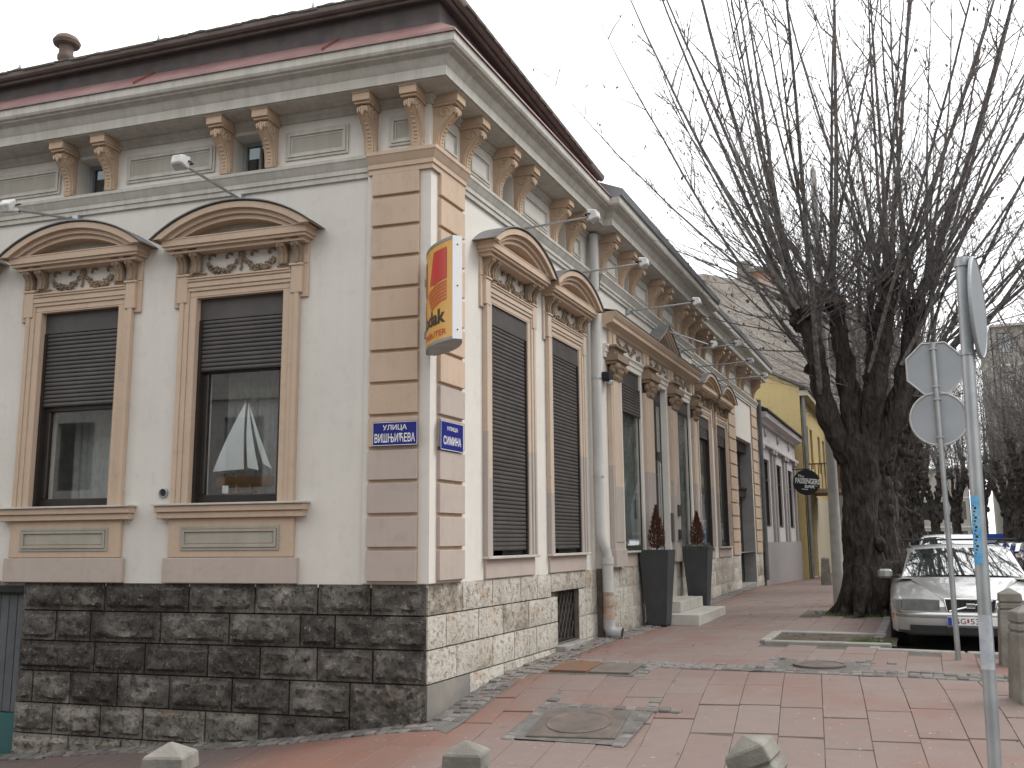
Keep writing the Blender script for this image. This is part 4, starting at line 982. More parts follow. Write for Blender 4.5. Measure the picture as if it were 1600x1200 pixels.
# ================================================================ street furniture
def planter(x, y, h, label, heather, seed):
    rr = random.Random(seed); z = gz(x, y)+.02
    o = thing('planter', label, 'planter', (x, y, z), 'tall dark planters by the shop door', .0)
    a, b, t = .15, .235, .02
    pb = MB().loft([[(s*a, q*a, 0) for s, q in ((-1, -1), (1, -1), (1, 1), (-1, 1))], [(s*b, q*b, h) for s, q in ((-1, -1), (1, -1), (1, 1), (-1, 1))],
                    [(s*(b-t), q*(b-t), h) for s, q in ((-1, -1), (1, -1), (1, 1), (-1, 1))], [(s*(b-t), q*(b-t), h-.06) for s, q in ((-1, -1), (1, -1), (1, 1), (-1, 1))]])
    pb.build('pot', PLANT, o, bevel=.006); MB().box(-b+t, b-t, -b+t, b-t, h-.07, h-.05).build('soil', EARTH, o)
    for s in (-1, 1):
        for q in (-1, 1): MB().box(s*.12-.02, s*.12+.02, q*.12-.02, q*.12+.02, -.02, 0).build('foot', BLACK, o)
    c = thing('dead_conifer', ('browned dead dwarf conifer in the planter nearest the downpipe' if not heather else 'browned dead dwarf conifer in the planter with grey-green heather'), 'shrub', (x, y, z+h-.06), 'dead conifers in planters')
    m = MB(); H = .72 if not heather else .66
    for k in range(1700):
        t = rr.random(); zz = .08+t*(H-.08); r_ = .145*math.sin(math.pi*min(1, (t*.8+.22)))**.9*(1-t*.55)*rr.uniform(.35, 1.08)
        an = rr.uniform(0, 6.28); p = Vector((r_*math.cos(an), r_*math.sin(an), zz)); d = Vector((math.cos(an)*.45, math.sin(an)*.45, 1)).normalized()*rr.uniform(.03, .07)
        sd_ = d.cross(Vector((rr.uniform(-1, 1), rr.uniform(-1, 1), .2))).normalized()*.007
        m.add([p-sd_, p+sd_, p+d], [(0, 1, 2)])
    m.build('crown', plain('browned_needles', (.11, .04, .022, 1), (.065, .026, .016, 1), .9, sc=25, bump=0), c, recalc=False)
    MB().tube([(0, 0, 0), (0.01, 0, .3), (0, 0, H*.8)], [.016, .012, .005], 5).build('stem', plain('dark_stem', (.05, .035, .025, 1), None, .9), c)
    if heather:
        m = MB()
        for k in range(700):
            p = Vector((rr.uniform(-.24, .24), rr.uniform(-.24, .24), h-.05)); d = Vector((rr.uniform(-.05, .05), rr.uniform(-.05, .05), rr.uniform(.04, .11)))
            sd_ = d.cross(Vector((rr.uniform(-1, 1), rr.uniform(-1, 1), 0))).normalized()*.006; m.add([p-sd_, p+sd_, p+d], [(0, 1, 2)])
        q = stuff(m.build('heather', plain('grey_green_heather', (.1, .12, .085, 1), (.15, .16, .13, 1), .9, bump=0), None, recalc=False)); q.location = (x, y, z); tag(q, 'low grey-green heather filling the farther planter', 'heather')
planter(.40, 6.82, 1.14, 'tall tapered anthracite planter left of the marble steps', False, 1)
planter(.46, 9.45, 1.14, 'tall tapered anthracite planter right of the marble steps', True, 2)
# bollards
def bollard_mesh(h=.8, a=.105, b=.145):
    m = MB()
    def rg(s, z): return [(-s, -s, z), (s, -s, z), (s, s, z), (-s, s, z)]
    lv = [(b, -.3), (b, 0), (a+.012, h*.70), (a+.01, h*.712), (a-.006, h*.715), (a-.006, h*.735), (a+.01, h*.738), (a+.006, h*.80), (a-.01, h*.803), (a-.01, h*.823), (a+.006, h*.826), (a, h*.93), (.012, h)]
    m.loft([rg(s, z) for s, z in lv]); return m
BOLL = bollard_mesh().mesh('bollard', CONC, bevel=.007)
bl = [(.667, -3.99, .62, .35, 0, 'square concrete bollard in front of the dark stone plinth, lower left'), (1.967, -3.205, .575, .2, 0, 'square concrete bollard at the bottom edge in front of the building corner'),
      (3.72, -3.0, .73, -.1, -24, 'leaning concrete bollard at the bottom edge in front of the paving'), (5.06, 3.66, None, .05, 0, 'concrete bollard just in front of the silver car'),
      (5.03, 1.5, None, .3, 0, 'chipped concrete bollard at the right edge of the picture'), (1.6, 20.6, None, .1, 0, 'far concrete bollard by the yellow house')]
for x, y, zt, rz, lean, lb in bl:
    z = zt-.8 if zt else gz(x, y)
    o = tag(ob('bollard', BOLL, None, Matrix.Translation((x, y, z)) @ Matrix.Rotation(R(lean), 4, 'Y') @ Matrix.Rotation(rz, 4, 'Z')), lb, 'bollard', 'concrete bollards')
# sign posts
def disc(n, r_, y0, y1, rot=0): return [[(r_*math.cos(2*math.pi*(k+rot)/n), y, r_*math.sin(2*math.pi*(k+rot)/n)) for k in range(n)] for y in (y0, y1)]
sp = thing('sign_post', 'slim grey post carrying two traffic signs seen from behind', 'sign post', (4.52, 3.95, gz(4.53, 3.95)-.04))
MB().tube([(0, 0, -.1), (0, 0, 3.62)], .03, 12).build('post', GALV, sp, smooth=.8)
for zc, n, rot, nm, lab in ((3.32, 8, .5, 'octagonal_sign', None), (2.73, 32, 0, 'round_sign', None)):
    s = MB().loft(disc(n, .325 if n == 8 else .305, .035, .04, rot)).build(nm, SIGNBACK, sp, Matrix.Translation((0, 0, zc)))
    r_ = .325 if n == 8 else .305
    rim = MB(); pts = [Vector((r_*math.cos(2*math.pi*(k+rot)/n), .03, r_*math.sin(2*math.pi*(k+rot)/n))) for k in range(n+1)]
    rim.tube(pts, .012, 5, cap=False); rim.build('rim', plain('pale_sign_rim', (.5, .51, .51, 1), (.38, .36, .33, 1), .5) if not bpy.data.materials.get('pale_sign_rim') else bpy.data.materials['pale_sign_rim'], s)
    MB().box(-.035, .035, .0, .034, -r_*.9, r_*.9).build('channel', SIGNBACK, s, bevel=.004)
    for dz in (-.22, .22): MB().box(-.04, .04, -.034, .035, dz-.01, dz+.01).build('clamp', SIGNBACK, s, bevel=.004)
    MB().loft(disc(n, r_-.01, .041, .043, rot)).build('sign_front', plain('sign_red', (.45, .02, .02, 1), None, .4, bump=0) if n == 8 else WHITEP, s)
sp2 = thing('sign_post', 'stout galvanised post in the right foreground with a sign seen edge-on', 'sign post', (4.549, -1.85, gz(4.575, -1.85)))
sp2.rotation_euler[1] = .0187
MB().tube([(0, 0, -.1), (0, 0, 3.37)], .0365, 16).build('post', GALV, sp2, smooth=.8)
sm = Matrix.Translation((.078, .05, 3.07)) @ Matrix.Rotation(R(80), 4, 'Z')
s = MB().loft(disc(40, .3, .0, .012)).build('round_sign', SIGNBACK, sp2, sm)
MB().tube([Vector((.3*math.cos(k*.157), .006, .3*math.sin(k*.157))) for k in range(41)], .011, 5, cap=False).build('rim', SIGNBACK, s)
MB().box(-.03, .03, .012, .03, -.27, .27).build('channel', SIGNBACK, s)
for dz in (3.33, 2.79): MB().tube([(0, 0, dz-.015), (0, 0, dz+.015)], .044, 14).build('clamp', GALV, sp2)
stk = MB(); n = 12
STICK = plain('blue_weathered_sticker', (.08, .33, .62, 1), (.25, .48, .62, 1), .6, sc=14)
def sticker(z0, z1, a0, a1, mat, nm):
    m = MB(); m.v = [Vector((.0385*math.cos(a0+(a1-a0)*i/n), .0385*math.sin(a0+(a1-a0)*i/n), z)) for z in (z0, z1) for i in range(n+1)]; m.f = [(i, i+1, n+2+i, n+1+i) for i in range(n)]
    m.build(nm, mat, sp2, recalc=False, smooth=True)
sticker(1.56, 1.95, 3.4, 4.9, STICK, 'blue_sticker'); sticker(.98, 1.28, 3.3, 5.6, plain('torn_paper_sticker', (.5, .51, .52, 1), (.33, .36, .42, 1), .8, sc=18), 'torn_sticker')
for k in range(16): sticker(1.62+k*.018, 1.626+k*.018+.004*(k % 3), 3.8+.13*(k % 3), 4.1+.17*((k*7) % 3), KBLK, 'print_mark')
# tall tapered lamp column behind the tree
lc = MB().tube([(0, 0, -.1), (0, 0, 8.6), (0, 0, 8.7)], [.115, .06, .01], 14).build('lamp_column', plain('pale_concrete_column', (.42, .41, .38, 1), (.34, .33, .31, 1), .8), None, Matrix.Translation((2.70, 11.3, gz(2.6, 11.3))), smooth=.7)
tag(lc, 'pale tapered concrete lamp column rising behind the left limb of the tree', 'lamp column')
# ================================================================ trees
def bark(name, a, b):
    t = NT(name); p = t.pos()
    v = t.n('TexVoronoi'); v.inputs['Scale'].default_value = 9; t.l(t.scale(p, (1.6, 1.6, .45)), v.inputs['Vector'])
    f = t.noise(5, t.scale(p, (2.2, 2.2, .6)), 8, .7)
    col = t.ramp(f, [(.34, a), (.66, b)])
    t.bump(t.math('ADD', f, v.outputs['Distance']), 1.0, .11); return t.out(col, .95, 0, .15)
BARK = bark('dark_linden_bark', (.022, .019, .017, 1), (.09, .078, .068, 1)); TWIG = bark('grey_shoot_bark', (.14, .13, .125, 1), (.28, .258, .242, 1))
BARK2 = bark('hazed_street_bark', (.045, .04, .036, 1), (.15, .134, .12, 1))  # street lindens: distance haze put into the bark as a paler colour
DLEAF = plain('withered_leaf', (.13, .1, .085, 1), (.19, .11, .07, 1), .9, rand=.3, bump=0)
def lump(mb, i0, amp, f=3.2, seed=0):
    for i in range(i0, len(mb.v)):
        p = mb.v[i]; d = Vector((noise.noise(p*f+Vector((seed, 0, 0))), noise.noise(p*f+Vector((0, seed+9, 0))), noise.noise(p*f+Vector((5, 3, seed)))*.5)); mb.v[i] = p+d*amp
def smooth_path(pts, rad, n=5):
    P, Q = [], []
    for i in range(len(pts)-1):
        p0, p1, p2, p3 = (Vector(pts[max(i-1, 0)]), Vector(pts[i]), Vector(pts[i+1]), Vector(pts[min(i+2, len(pts)-1)]))
        for k in range(n):
            t = k/n; P.append(.5*((2*p1)+(p2-p0)*t+(2*p0-5*p1+4*p2-p3)*t*t+(3*p1-p0-3*p2+p3)*t**3)); Q.append(rad[i]*(1-t)+rad[i+1]*t)
    P.append(Vector(pts[-1])); Q.append(rad[-1]); return P, Q
def make_tree(label, loc, seed, limbs, trunk, nsh, shl, tw, leaves, rot, group=None, sides=5, lat=False):
    """pollarded linden: trunk, heavy limbs ending in knuckles, long straight shoots, fine twigs. local axes: x = lateral, y = depth"""
    rr = random.Random(seed); o = thing('linden_tree', label, 'tree', loc, group, rot)
    tr = MB(); P, Q = smooth_path(trunk[0], trunk[1], 10); tr.tube(P, Q, 28); lump(tr, 0, .07, 2.0, seed); lump(tr, 0, .035, 6, seed)
    for k in range(9):        # root flare
        a = k*.7+rr.uniform(-.2, .2); d = rr.uniform(.42, .62); q = Vector((math.cos(a), math.sin(a), 0))
        P, Q = smooth_path([q*.2+Z*.75, q*.34+Z*.3, q*d*.85+Z*.08, q*(d+.12)-Z*.05], [.16, .15, .1, .05], 4); i0 = len(tr.v); tr.tube(P, Q, 8); lump(tr, i0, .03, 6, seed)
    for k in range(14):       # burrs
        t = rr.random(); a = rr.uniform(0, 6.28); c = Vector(trunk[0][-1])*t+Vector(trunk[0][0])*(1-t)
        i0 = len(tr.v); tr.blob(c+Vector((math.cos(a)*.27, math.sin(a)*.27, 0)), .1, .1, .15, 8, 6); lump(tr, i0, .04, 8, k)
    i0 = len(tr.v); tr.blob(Vector(trunk[0][-1])-Z*.05, trunk[1][-1]*1.02, trunk[1][-1]*1.02, .42, 20, 12); lump(tr, i0, .07, 3, seed)
    tr.build('trunk', BARK if lat else BARK2, o, smooth=True)
    sh_ = MB(); tws = MB(); lf = MB()
    def twig(p, d, L, r_, depth):
        pts = [p]; q = Vector(p); dd = d.copy(); n = 3 if depth else 4
        for i in range(n):
            dd = (dd+Vector((rr.gauss(0, .12), rr.gauss(0, .12), .05+rr.gauss(0, .06)))).normalized(); q = q+dd*(L/n); pts.append(q.copy())
        tws.tube(pts, [r_*(1-.8*i/n) for i in range(n+1)], 3, cap=False)
        if depth < tw:
            for k in range(rr.randint(2, 4)):
                i = rr.randint(1, n); e = (dd+Vector((rr.gauss(0, .6), rr.gauss(0, .6), rr.gauss(.1, .35)))).normalized(); twig(pts[i], e, L*rr.uniform(.35, .65), r_*.55, depth+1)
        elif rr.random() < leaves:
            for k in range(rr.randint(1, 3)):
                c = q+Vector((rr.gauss(0, .03), rr.gauss(0, .03), -rr.uniform(.02, .12))); w = Vector((rr.gauss(0, 1), rr.gauss(0, 1), .2)).normalized()*rr.uniform(.012, .03); h = Vector((rr.gauss(0, .02), rr.gauss(0, .02), -rr.uniform(.04, .09)))
                lf.add([c, c+w+h*.5, c+h, c-w+h*.5], [(0, 1, 2, 3)])
    for lp, lr, ns, spread in limbs:
        lr = [v*.76 for v in lr]; P, Q = smooth_path(lp, lr, 6); m = MB(); m.tube(P, Q, 16); lump(m, 0, .07, 3.2, seed); lump(m, 0, .035, 8, seed)
        end = Vector(lp[-1]); i0 = len(m.v); m.blob(end, lr[-1]*1.5, lr[-1]*1.5, lr[-1]*1.35, 10, 7); lump(m, i0, .08, 6, seed+3)
        for k in range(6):
            t = rr.uniform(.4, .97); c = P[int(t*(len(P)-1))]; i0 = len(m.v); m.blob(c+Vector((rr.gauss(0, .04), rr.gauss(0, .04), 0)), .12, .12, .13, 8, 5); lump(m, i0, .05, 8, k)
        m.build('limb', BARK if lat else BARK2, o, smooth=True)
        dirl = (Vector(lp[-1])-Vector(lp[-2])).normalized()
        for k in range(int(ns*nsh)):
            t = 1 if rr.random() < .62 else rr.uniform(.45, .95); base = P[int(t*(len(P)-1))]+Vector((rr.gauss(0, .09), rr.gauss(0, .09), rr.gauss(0, .05)))
            big = rr.random() < .45; L = shl*(rr.uniform(.75, 1.15) if big else rr.uniform(.3, .65))
            d = (Vector((rr.gauss(spread, .36), rr.gauss(0, .42), rr.uniform(.7, 1.25)))+dirl*.2).normalized(); r_ = (rr.uniform(.028, .055) if big else rr.uniform(.01, .02))
            pts = [base]; q = base.copy(); n = 9
            for i in range(n):
                d = (d+Vector((rr.gauss(0, .022), rr.gauss(0, .022), .045))).normalized(); q = q+d*(L/n); pts.append(q.copy())
            sh_.tube(pts, [r_*(1-.86*(i/n)**.9) for i in range(n+1)], sides, cap=False)
            for j in range(int((12 if big else 4)*(1 if tw > 0 else .6))):
                i = rr.randint(2, n); dd = (pts[i]-pts[i-1]).normalized(); a = rr.uniform(0, 6.28)
                e = (dd+Vector((math.cos(a)*.75, math.sin(a)*.75, rr.uniform(-.15, .35)))).normalized(); twig(pts[i].lerp(pts[i-1], rr.random()), e, rr.uniform(.6, 1.9)*(1-.4*i/n), r_*.28+.003, 0)
    for lp, lr, ns, spread in limbs:          # thin arching side shoots round the knuckles
        end = Vector(lp[-1])
        for k in range(int(ns*(2.4 if lat else 1.0))):
            a = rr.uniform(0, 6.28); d = Vector((math.cos(a), math.sin(a), rr.uniform(.0, .75))).normalized(); q = end+Vector((rr.gauss(0, .12), rr.gauss(0, .12), rr.gauss(-.1, .25))); L = rr.uniform(2.2, 5.2); n = 8; pts = [q.copy()]; r_ = rr.uniform(.009, .019)
            for i in range(n):
                d = (d+Vector((rr.gauss(0, .06), rr.gauss(0, .06), rr.gauss(.045, .04)))).normalized(); q = q+d*(L/n); pts.append(q.copy())
            tws.tube(pts, [r_*(1-.8*i/n) for i in range(n+1)], 4, cap=False)
            for j in range(7 if lat else 4):
                i = rr.randint(2, n); e = ((pts[i]-pts[i-1]).normalized()+Vector((rr.gauss(0, .5), rr.gauss(0, .5), rr.gauss(.05, .3)))).normalized(); twig(pts[i], e, rr.uniform(.5, 1.3), .005, 0)
    sh_.build('shoots', TWIG, o, smooth=True, recalc=False); stuff(tws.build('twigs', TWIG, o, recalc=False))
    if lf.v: stuff(lf.build('dry_leaves', DLEAF, o, recalc=False))
    return o
K = .01165
def px(x, y, d=0): return ((x-1342)*K, d, (962-y)*K)
LM = [([px(1328, 735), px(1302, 690, -.1), px(1286, 625, -.2), px(1276, 560, -.2), px(1262, 515, -.2)], [.26, .23, .21, .18, .17], 8, -.55),
      ([px(1335, 730), px(1312, 660, .3), px(1300, 600, .5), px(1295, 540, .6)], [.2, .16, .14, .13], 5, -.3),
      ([px(1342, 730), px(1338, 640, .1), px(1332, 560, .15), px(1328, 492, .2)], [.28, .25, .2, .17], 8, -.12),
      ([px(1350, 730), px(1364, 640, -.3), px(1376, 560, -.45), px(1388, 478, -.5)], [.27, .24, .2, .16], 8, .05),
      ([px(1352, 740), px(1374, 660, .4), px(1392, 580, .6), px(1402, 520, .7)], [.22, .2, .16, .14], 6, .2),
      ([px(1360, 740), px(1398, 668, -.1), px(1420, 590, -.1), px(1440, 508, -.1)], [.27, .24, .21, .19], 9, .42),
      ([px(1362, 750), px(1410, 700, .5), px(1450, 640, .7), px(1475, 580, .8)], [.2, .17, .14, .12], 6, .6)]
TR = ([px(1342, 972), px(1340, 930), px(1338, 880), px(1340, 820), px(1343, 770), px(1346, 720)], [.41, .35, .31, .30, .325, .3])
make_tree('massive pollarded bare linden with dark gnarled trunk in front of the parked silver car', (3.30, 9.7, gz(3.3, 9.7)), 11, LM, TR, 2.5, 8.8, 1, .13, math.atan2(r0.y, r0.x), lat=True)
def generic(label, x, y, seed, rot, sc=1.0, group='lindens along the street', dens=.9, src=None):
    rr = random.Random(seed)
    if src:
        c = copy_tree(src); c.location = (x, y, gz(x, y)-.1); c.rotation_euler = (0, 0, rot); c.scale = (sc, sc, sc*rr.uniform(.95, 1.08)); c['label'] = label; return c
    lm = []
    for k in range(6):
        a = k*1.05+rr.uniform(-.3, .3); s = rr.uniform(.6, 1.1); q = Vector((math.cos(a), math.sin(a), 0))
        lm.append(([q*.05+Z*2.3, q*.35*s+Z*3.0, q*.75*s+Z*3.9, q*1.0*s+Z*rr.uniform(4.4, 5.2)], [.16, .13, .11, .1], 7, 0))
    t = make_tree(label, (x, y, gz(x, y)-.1), seed, lm, ([(0, 0, -.1), (0, 0, .6), (.03, .02, 1.5), (0, 0, 2.6)], [.36, .27, .24, .26]), dens, 5.2, 1, .05, rot, group, 4)
    t.scale = (sc,)*3; return t
g1 = generic('dark bare linden directly behind the massive trunk, left of the silver car', 3.45, 16.2, 21, .4)
g2 = generic('nearest bare linden of the far row, its branches reaching in from the right edge', 10.2, 24.5, 33, 1.1)
for i, (x, y, r_, s, src, lb) in enumerate([(3.3, 23.5, 1.9, 1.15, g1, 'third bare linden of the near row, behind the silver car'), (3.2, 31, 3.0, 1.2, g2, 'fourth bare linden of the near row'), (3.2, 40, 4.1, 1.25, g1, 'fifth bare linden of the near row, close to the vanishing point'),
      (10.3, 32, 2.2, 1.25, g1, 'second bare linden of the far row, above the row of parked cars'), (10.2, 40, .7, 1.3, g2, 'third bare linden of the far row'), (10.3, 48, 5.2, 1.35, g1, 'fourth bare linden of the far row'), (10.2, 55, 2.8, 1.35, g2, 'fifth bare linden of the far row'), (3.2, 48, .9, 1.3, g2, 'sixth bare linden of the near row'), (7.0, 95, 1.5, 1.7, g1, 'farthest bare linden at the end of the street'), (9.8, 63, 3.9, 1.4, g1, 'sixth bare linden of the far row'), (9.8, 72, .2, 1.4, g2, 'seventh bare linden of the far row'), (3.5, 57, 2.2, 1.35, g1, 'seventh bare linden of the near row'), (3.8, 67, 4.6, 1.4, g2, 'eighth bare linden of the near row'), (5.0, 80, 1.1, 1.6, g1, 'ninth bare linden of the near row, far off'), (8.8, 84, 2.7, 1.6, g2, 'eighth bare linden of the far row, far off')]):
    generic(lb, x, y, 40+i, r_, s, src=src)
# ================================================================ cars
CARP = plain('silver_paint', (.56, .56, .55, 1), (.6, .6, .59, 1), .3, .6, sc=.5, bump=0)
cc = CARP.node_tree.nodes['Principled BSDF']; cc.inputs['Coat Weight'].default_value = .8; cc.inputs['Coat Roughness'].default_value = .04
TRIMB = plain('black_plastic', (.02, .02, .021, 1), None, .5, bump=0); CHROME = plain('chrome', (.7, .7, .7, 1), None, .15, 1, bump=0)
WSG = NT('windscreen_glass'); WSG.out((.03, .04, .04, 1), .02, 0, 1.0); WSG.b.inputs['IOR'].default_value = 3.3; WSG.b.inputs['Coat Weight'].default_value = 1; WSG.b.inputs['Specular Tint'].default_value = (1, 1, 1, 1); WSG = WSG.m
LENS = plain('headlamp_glass', (.22, .225, .225, 1), (.14, .145, .145, 1), .1, .2, sc=15, bump=.3, bs=40)
RIM = plain('alloy_rim', (.35, .35, .35, 1), None, .35, .8, bump=0); AMBER = plain('amber_lens', (.7, .25, .03, 1), None, .2, bump=0)
MIRP = plain('shaded_silver_paint', (.3, .3, .295, 1), None, .35, .4, bump=0)
def car(label, loc, rot, paint, detail=True, group=None, est=True):
    o = thing('parked_car', label, 'car', loc, group, rot)
    # body: stations front to back (y), each a half outline bottom -> top centre
    st_ = [(-.02, .60, .34, .56, .62), (.02, .72, .27, .60, .665), (.16, .82, .22, .66, .73), (.45, .865, .2, .70, .80), (.9, .88, .2, .74, .875), (1.32, .88, .2, .80, .94), (1.5, .88, .2, .84, .95),
           (2.6, .88, .2, .86, .96), (3.7, .88, .2, .86, .96), (4.3, .87, .24, .86, .95), (4.62, .83, .3, .84, .93), (4.72, .76, .36, .78, .86)]
    rings = []
    for y, hw, zb, zs, zt in st_:
        h = [(hw*.80, zb), (hw*.95, zb+.06), (hw, zb+.2), (hw*1.0, zs-.1), (hw*.985, zs-.03), (hw*.94, zs+.02), (hw*.86, zs+(zt-zs)*.55), (hw*.55, zs+(zt-zs)*.9), (hw*.25, zt)]
        rings.append([(x, y, z) for x, z in h] + [(-x, y, z) for x, z in h[::-1]])
    b = MB().loft(rings); b.build('body', paint, o, smooth=.6)
    if detail:      # raised V-shaped bonnet panel running up from the grille
        hb = MB(); rr_ = [(.03, .24, .70), (.16, .30, .745), (.45, .38, .812), (.9, .48, .887), (1.3, .58, .947)]
        hb.loft([[(-w-.03, y, z-.03), (-w, y, z+.006), (-w*.4, y, z+.016), (w*.4, y, z+.016), (w, y, z+.006), (w+.03, y, z-.03)] for y, w, z in rr_]); hb.build('bonnet', paint, o, smooth=.9)
    yb = 4.62 if est else 3.9
    # greenhouse: pillars and roof as one shell
    gh = [(1.34, .80, .93, .70, .945), (1.95, .735, .92, .60, 1.37), (2.2, .735, .92, .61, 1.405), (3.0, .74, .92, .62, 1.425), (3.9, .74, .92, .61, 1.40), (4.25, .735, .92, .60, 1.36), (4.66, .72, .92, .62, .94)]
    rg = []
    for y, hb, zb, ht, zt in gh:
        h = [(hb, zb), (hb-(hb-ht)*.5, zb+(zt-zb)*.5), (ht+.03, zt-.06 if zt > 1.1 else zt-.005), (ht-.03, zt-.015 if zt > 1.1 else zt), (ht*.5, zt+.008), (.0, zt+.012)]
        rg.append([(x, y, z) for x, z in h] + [(-x, y, z) for x, z in h[-2::-1]])
    MB().loft(rg).build('cabin', paint, o, smooth=.5)
    # windscreen, slightly proud of the cabin
    def quadgrid(c, nx=8, ny=6, bulge=.0, nrm=(0, -1, 0)):
        a, b_, c_, d_ = [Vector(p) for p in c]; m = MB()
        for j in range(ny+1):
            for i in range(nx+1):
                u, v_ = i/nx, j/ny; p = (a*(1-u)+b_*u)*(1-v_)+(d_*(1-u)+c_*u)*v_; m.v.append(p+Vector(nrm)*bulge*4*u*(1-u))
        m.f = [(j*(nx+1)+i, j*(nx+1)+i+1, (j+1)*(nx+1)+i+1, (j+1)*(nx+1)+i) for j in range(ny) for i in range(nx)]; return m
    quadgrid([(-.715, 1.36, .965), (.715, 1.36, .965), (.575, 1.915, 1.355), (-.575, 1.915, 1.355)], bulge=.035, nrm=(0, -.6, .8)).build('windscreen', WSG, o, smooth=True, recalc=False)
    for s in (-1, 1):
        for y0, y1, t0, t1 in ((1.72, 2.5, 2.02, 2.5), (2.56, 3.4, 2.56, 3.4), (3.46, 4.45, 3.46, 4.2)):
            m = MB(); m.v = [Vector((s*.752, y0, .965)), Vector((s*.752, y1, .965)), Vector((s*.662, t1, 1.33)), Vector((s*.662, t0, 1.33))]; m.f = [(0, 1, 2, 3)]; m.build('side_window', WSG, o, recalc=False)
        for y in (.88, 3.65):
            wv = Matrix.Translation((s*.79, y, .31)) @ Matrix.Rotation(math.pi/2, 4, 'Y')
            t = MB().lathe([(.2, -.1), (.29, -.1), (.315, -.07), (.315, .07), (.29, .1), (.2, .1)], 24).build('wheel', BLACK, o, wv, smooth=.6)
            if detail: MB().lathe([(.2, -.07), (.2, .07), (.17, .085 if s > 0 else .06), (.05, .06), (0, .06)], 20).build('rim', RIM, t, smooth=.5)
    if not detail:
        MB().box(-.62, .62, -.02, .0, .5, .6).build('grille', TRIMB, o)
        for s in (-1, 1): MB().blob((s*.62, .06, .60), .16, .06, .065, 10, 6).build('headlight', LENS, o, smooth=True)
        return o
    # nose: bumper, grille, lamps, plate
    bp = MB(); prof = [(-.02, .26), (-.09, .30), (-.12, .40), (-.125, .52), (-.10, .545), (.0, .55)]
    xs = [-.86, -.8, -.68, -.45, 0, .45, .68, .8, .86]; off = [.5, .22, .10, .03, 0, .03, .10, .22, .5]
    bp.loft([[(x, y+f_, z) for y, z in prof] + [(x, .2+f_, .55), (x, .2+f_, .26)] for x, f_ in zip(xs, off)]); bp.build('bumper', paint, o, smooth=.5)
    bs_ = MB(); bs_.loft([[(x, y+f_, z) for y, z in ((-.127, .475), (-.135, .48), (-.135, .505), (-.127, .51))] for x, f_ in zip(xs, off)]); bs_.build('bumper_strip', plain('grey_strip', (.2, .2, .2, 1), None, .5, bump=0), o)
    for s in (-1, 1): MB().box(min(s*.26, s*.66), max(s*.26, s*.66), -.118 if True else 0, -.02, .30, .375).build('air_intake', TRIMB, o, Matrix.Rotation(s*.06, 4, 'Z'))
    MB().box(-.26, .26, -.122, -.02, .285, .355).build('lower_grille', TRIMB, o)
    g = MB().prism([(-.27, .71), (.27, .71), (.24, .56), (-.24, .56)], -.045, .05, 1).build('grille', TRIMB, o)
    q = [(-.28, .72), (.28, .72), (.25, .55), (-.25, .55), (-.28, .72)]
    MB().tube([(x, -.05, z) for x, z in q], .014, 6, cap=False).build('grille_surround', CHROME, g)
    for k in range(11): MB().box(-.22+k*.044-.004, -.22+k*.044+.004, -.055, -.045, .565, .705).build('grille_bar', plain('dark_bar', (.06, .06, .06, 1), None, .4, .5, bump=0) if not bpy.data.materials.get('dark_bar') else bpy.data.materials['dark_bar'], g)
    MB().tube([(-.23, -.06, .565), (.23, -.06, .705)], .009, 5).build('diagonal_bar', CHROME, g); MB().box(-.05, .05, -.07, -.055, .605, .665).build('badge', CHROME, g, bevel=.006)
    for s in (-1, 1):
        def yy(x): return -.015+.055*max(0, (abs(x)-.35)/.4)**2
        hl = MB(); top = [(.33, .705), (.5, .715), (.66, .715), (.74, .71)]; bot = [(.33, .575), (.5, .575), (.66, .575), (.74, .58)]
        hl.loft([[(s*x, -.05+yy(x), zt) , (s*x, .14+yy(x), zt), (s*x, .14+yy(x), zb), (s*x, -.055+yy(x), zb)] for (x, zt), (_, zb) in zip(top, bot)]); h_ = hl.build('headlight', LENS, o, smooth=.4)
        ic = MB(); ic.loft([[(s*x, -.05+yy(x), zt), (s*x, .16+yy(x), zt), (s*x, .16+yy(x), zb), (s*x, -.055+yy(x), zb)] for x, zt, zb in ((.745, .71, .58), (.80, .70, .585), (.845, .685, .6))]); ic.build('indicator', LENS, h_, smooth=.4)
        mr = MB().loft([[(s*(.80+t), 1.62+.02*math.sin(t*9), z) for z in ()] or [(s*(.84+t), y, z) for y, z in ((1.60-.03*w_, .93), (1.72, .93), (1.72, 1.06*1.0), (1.60-.03*w_, 1.07))] for t, w_ in ((0, 0), (.09, 1), (.18, .5))]).build('mirror', MIRP, o, bevel=.03)
        MB().box(min(s*.76, s*.86), max(s*.76, s*.86), 1.62, 1.70, .93, .97).build('mirror_arm', TRIMB, mr)
        MB().tube([(s*.5, 1.33, .95), (s*.1, 1.36, .975), (s*-.15 if s > 0 else .55, 1.37, .98)], .012, 5).build('wiper', BLACK, o)
        MB().tube([(s*.60, 1.9, 1.395), (s*.60, 2.1, 1.455), (s*.61, 3.9, 1.455), (s*.60, 4.15, 1.40)], .016, 8).build('roof_rail', TRIMB, o)
    for y in (2.25, 3.4): MB().box(-.72, .72, y-.03, y+.03, 1.49, 1.52).box(-.63, -.58, y-.03, y+.03, 1.45, 1.49).box(.58, .63, y-.03, y+.03, 1.45, 1.49).build('roof_bar', TRIMB, o, bevel=.006)
    pl_ = MB().box(-.26, .26, -.15, -.138, .385, .497).build('number_plate', WHITEP, o, bevel=.003)
    MB().box(-.257, -.215, -.1525, -.1505, .388, .494).build('blue_band', plain('eu_blue', (.02, .05, .35, 1), None, .4, bump=0), pl_)
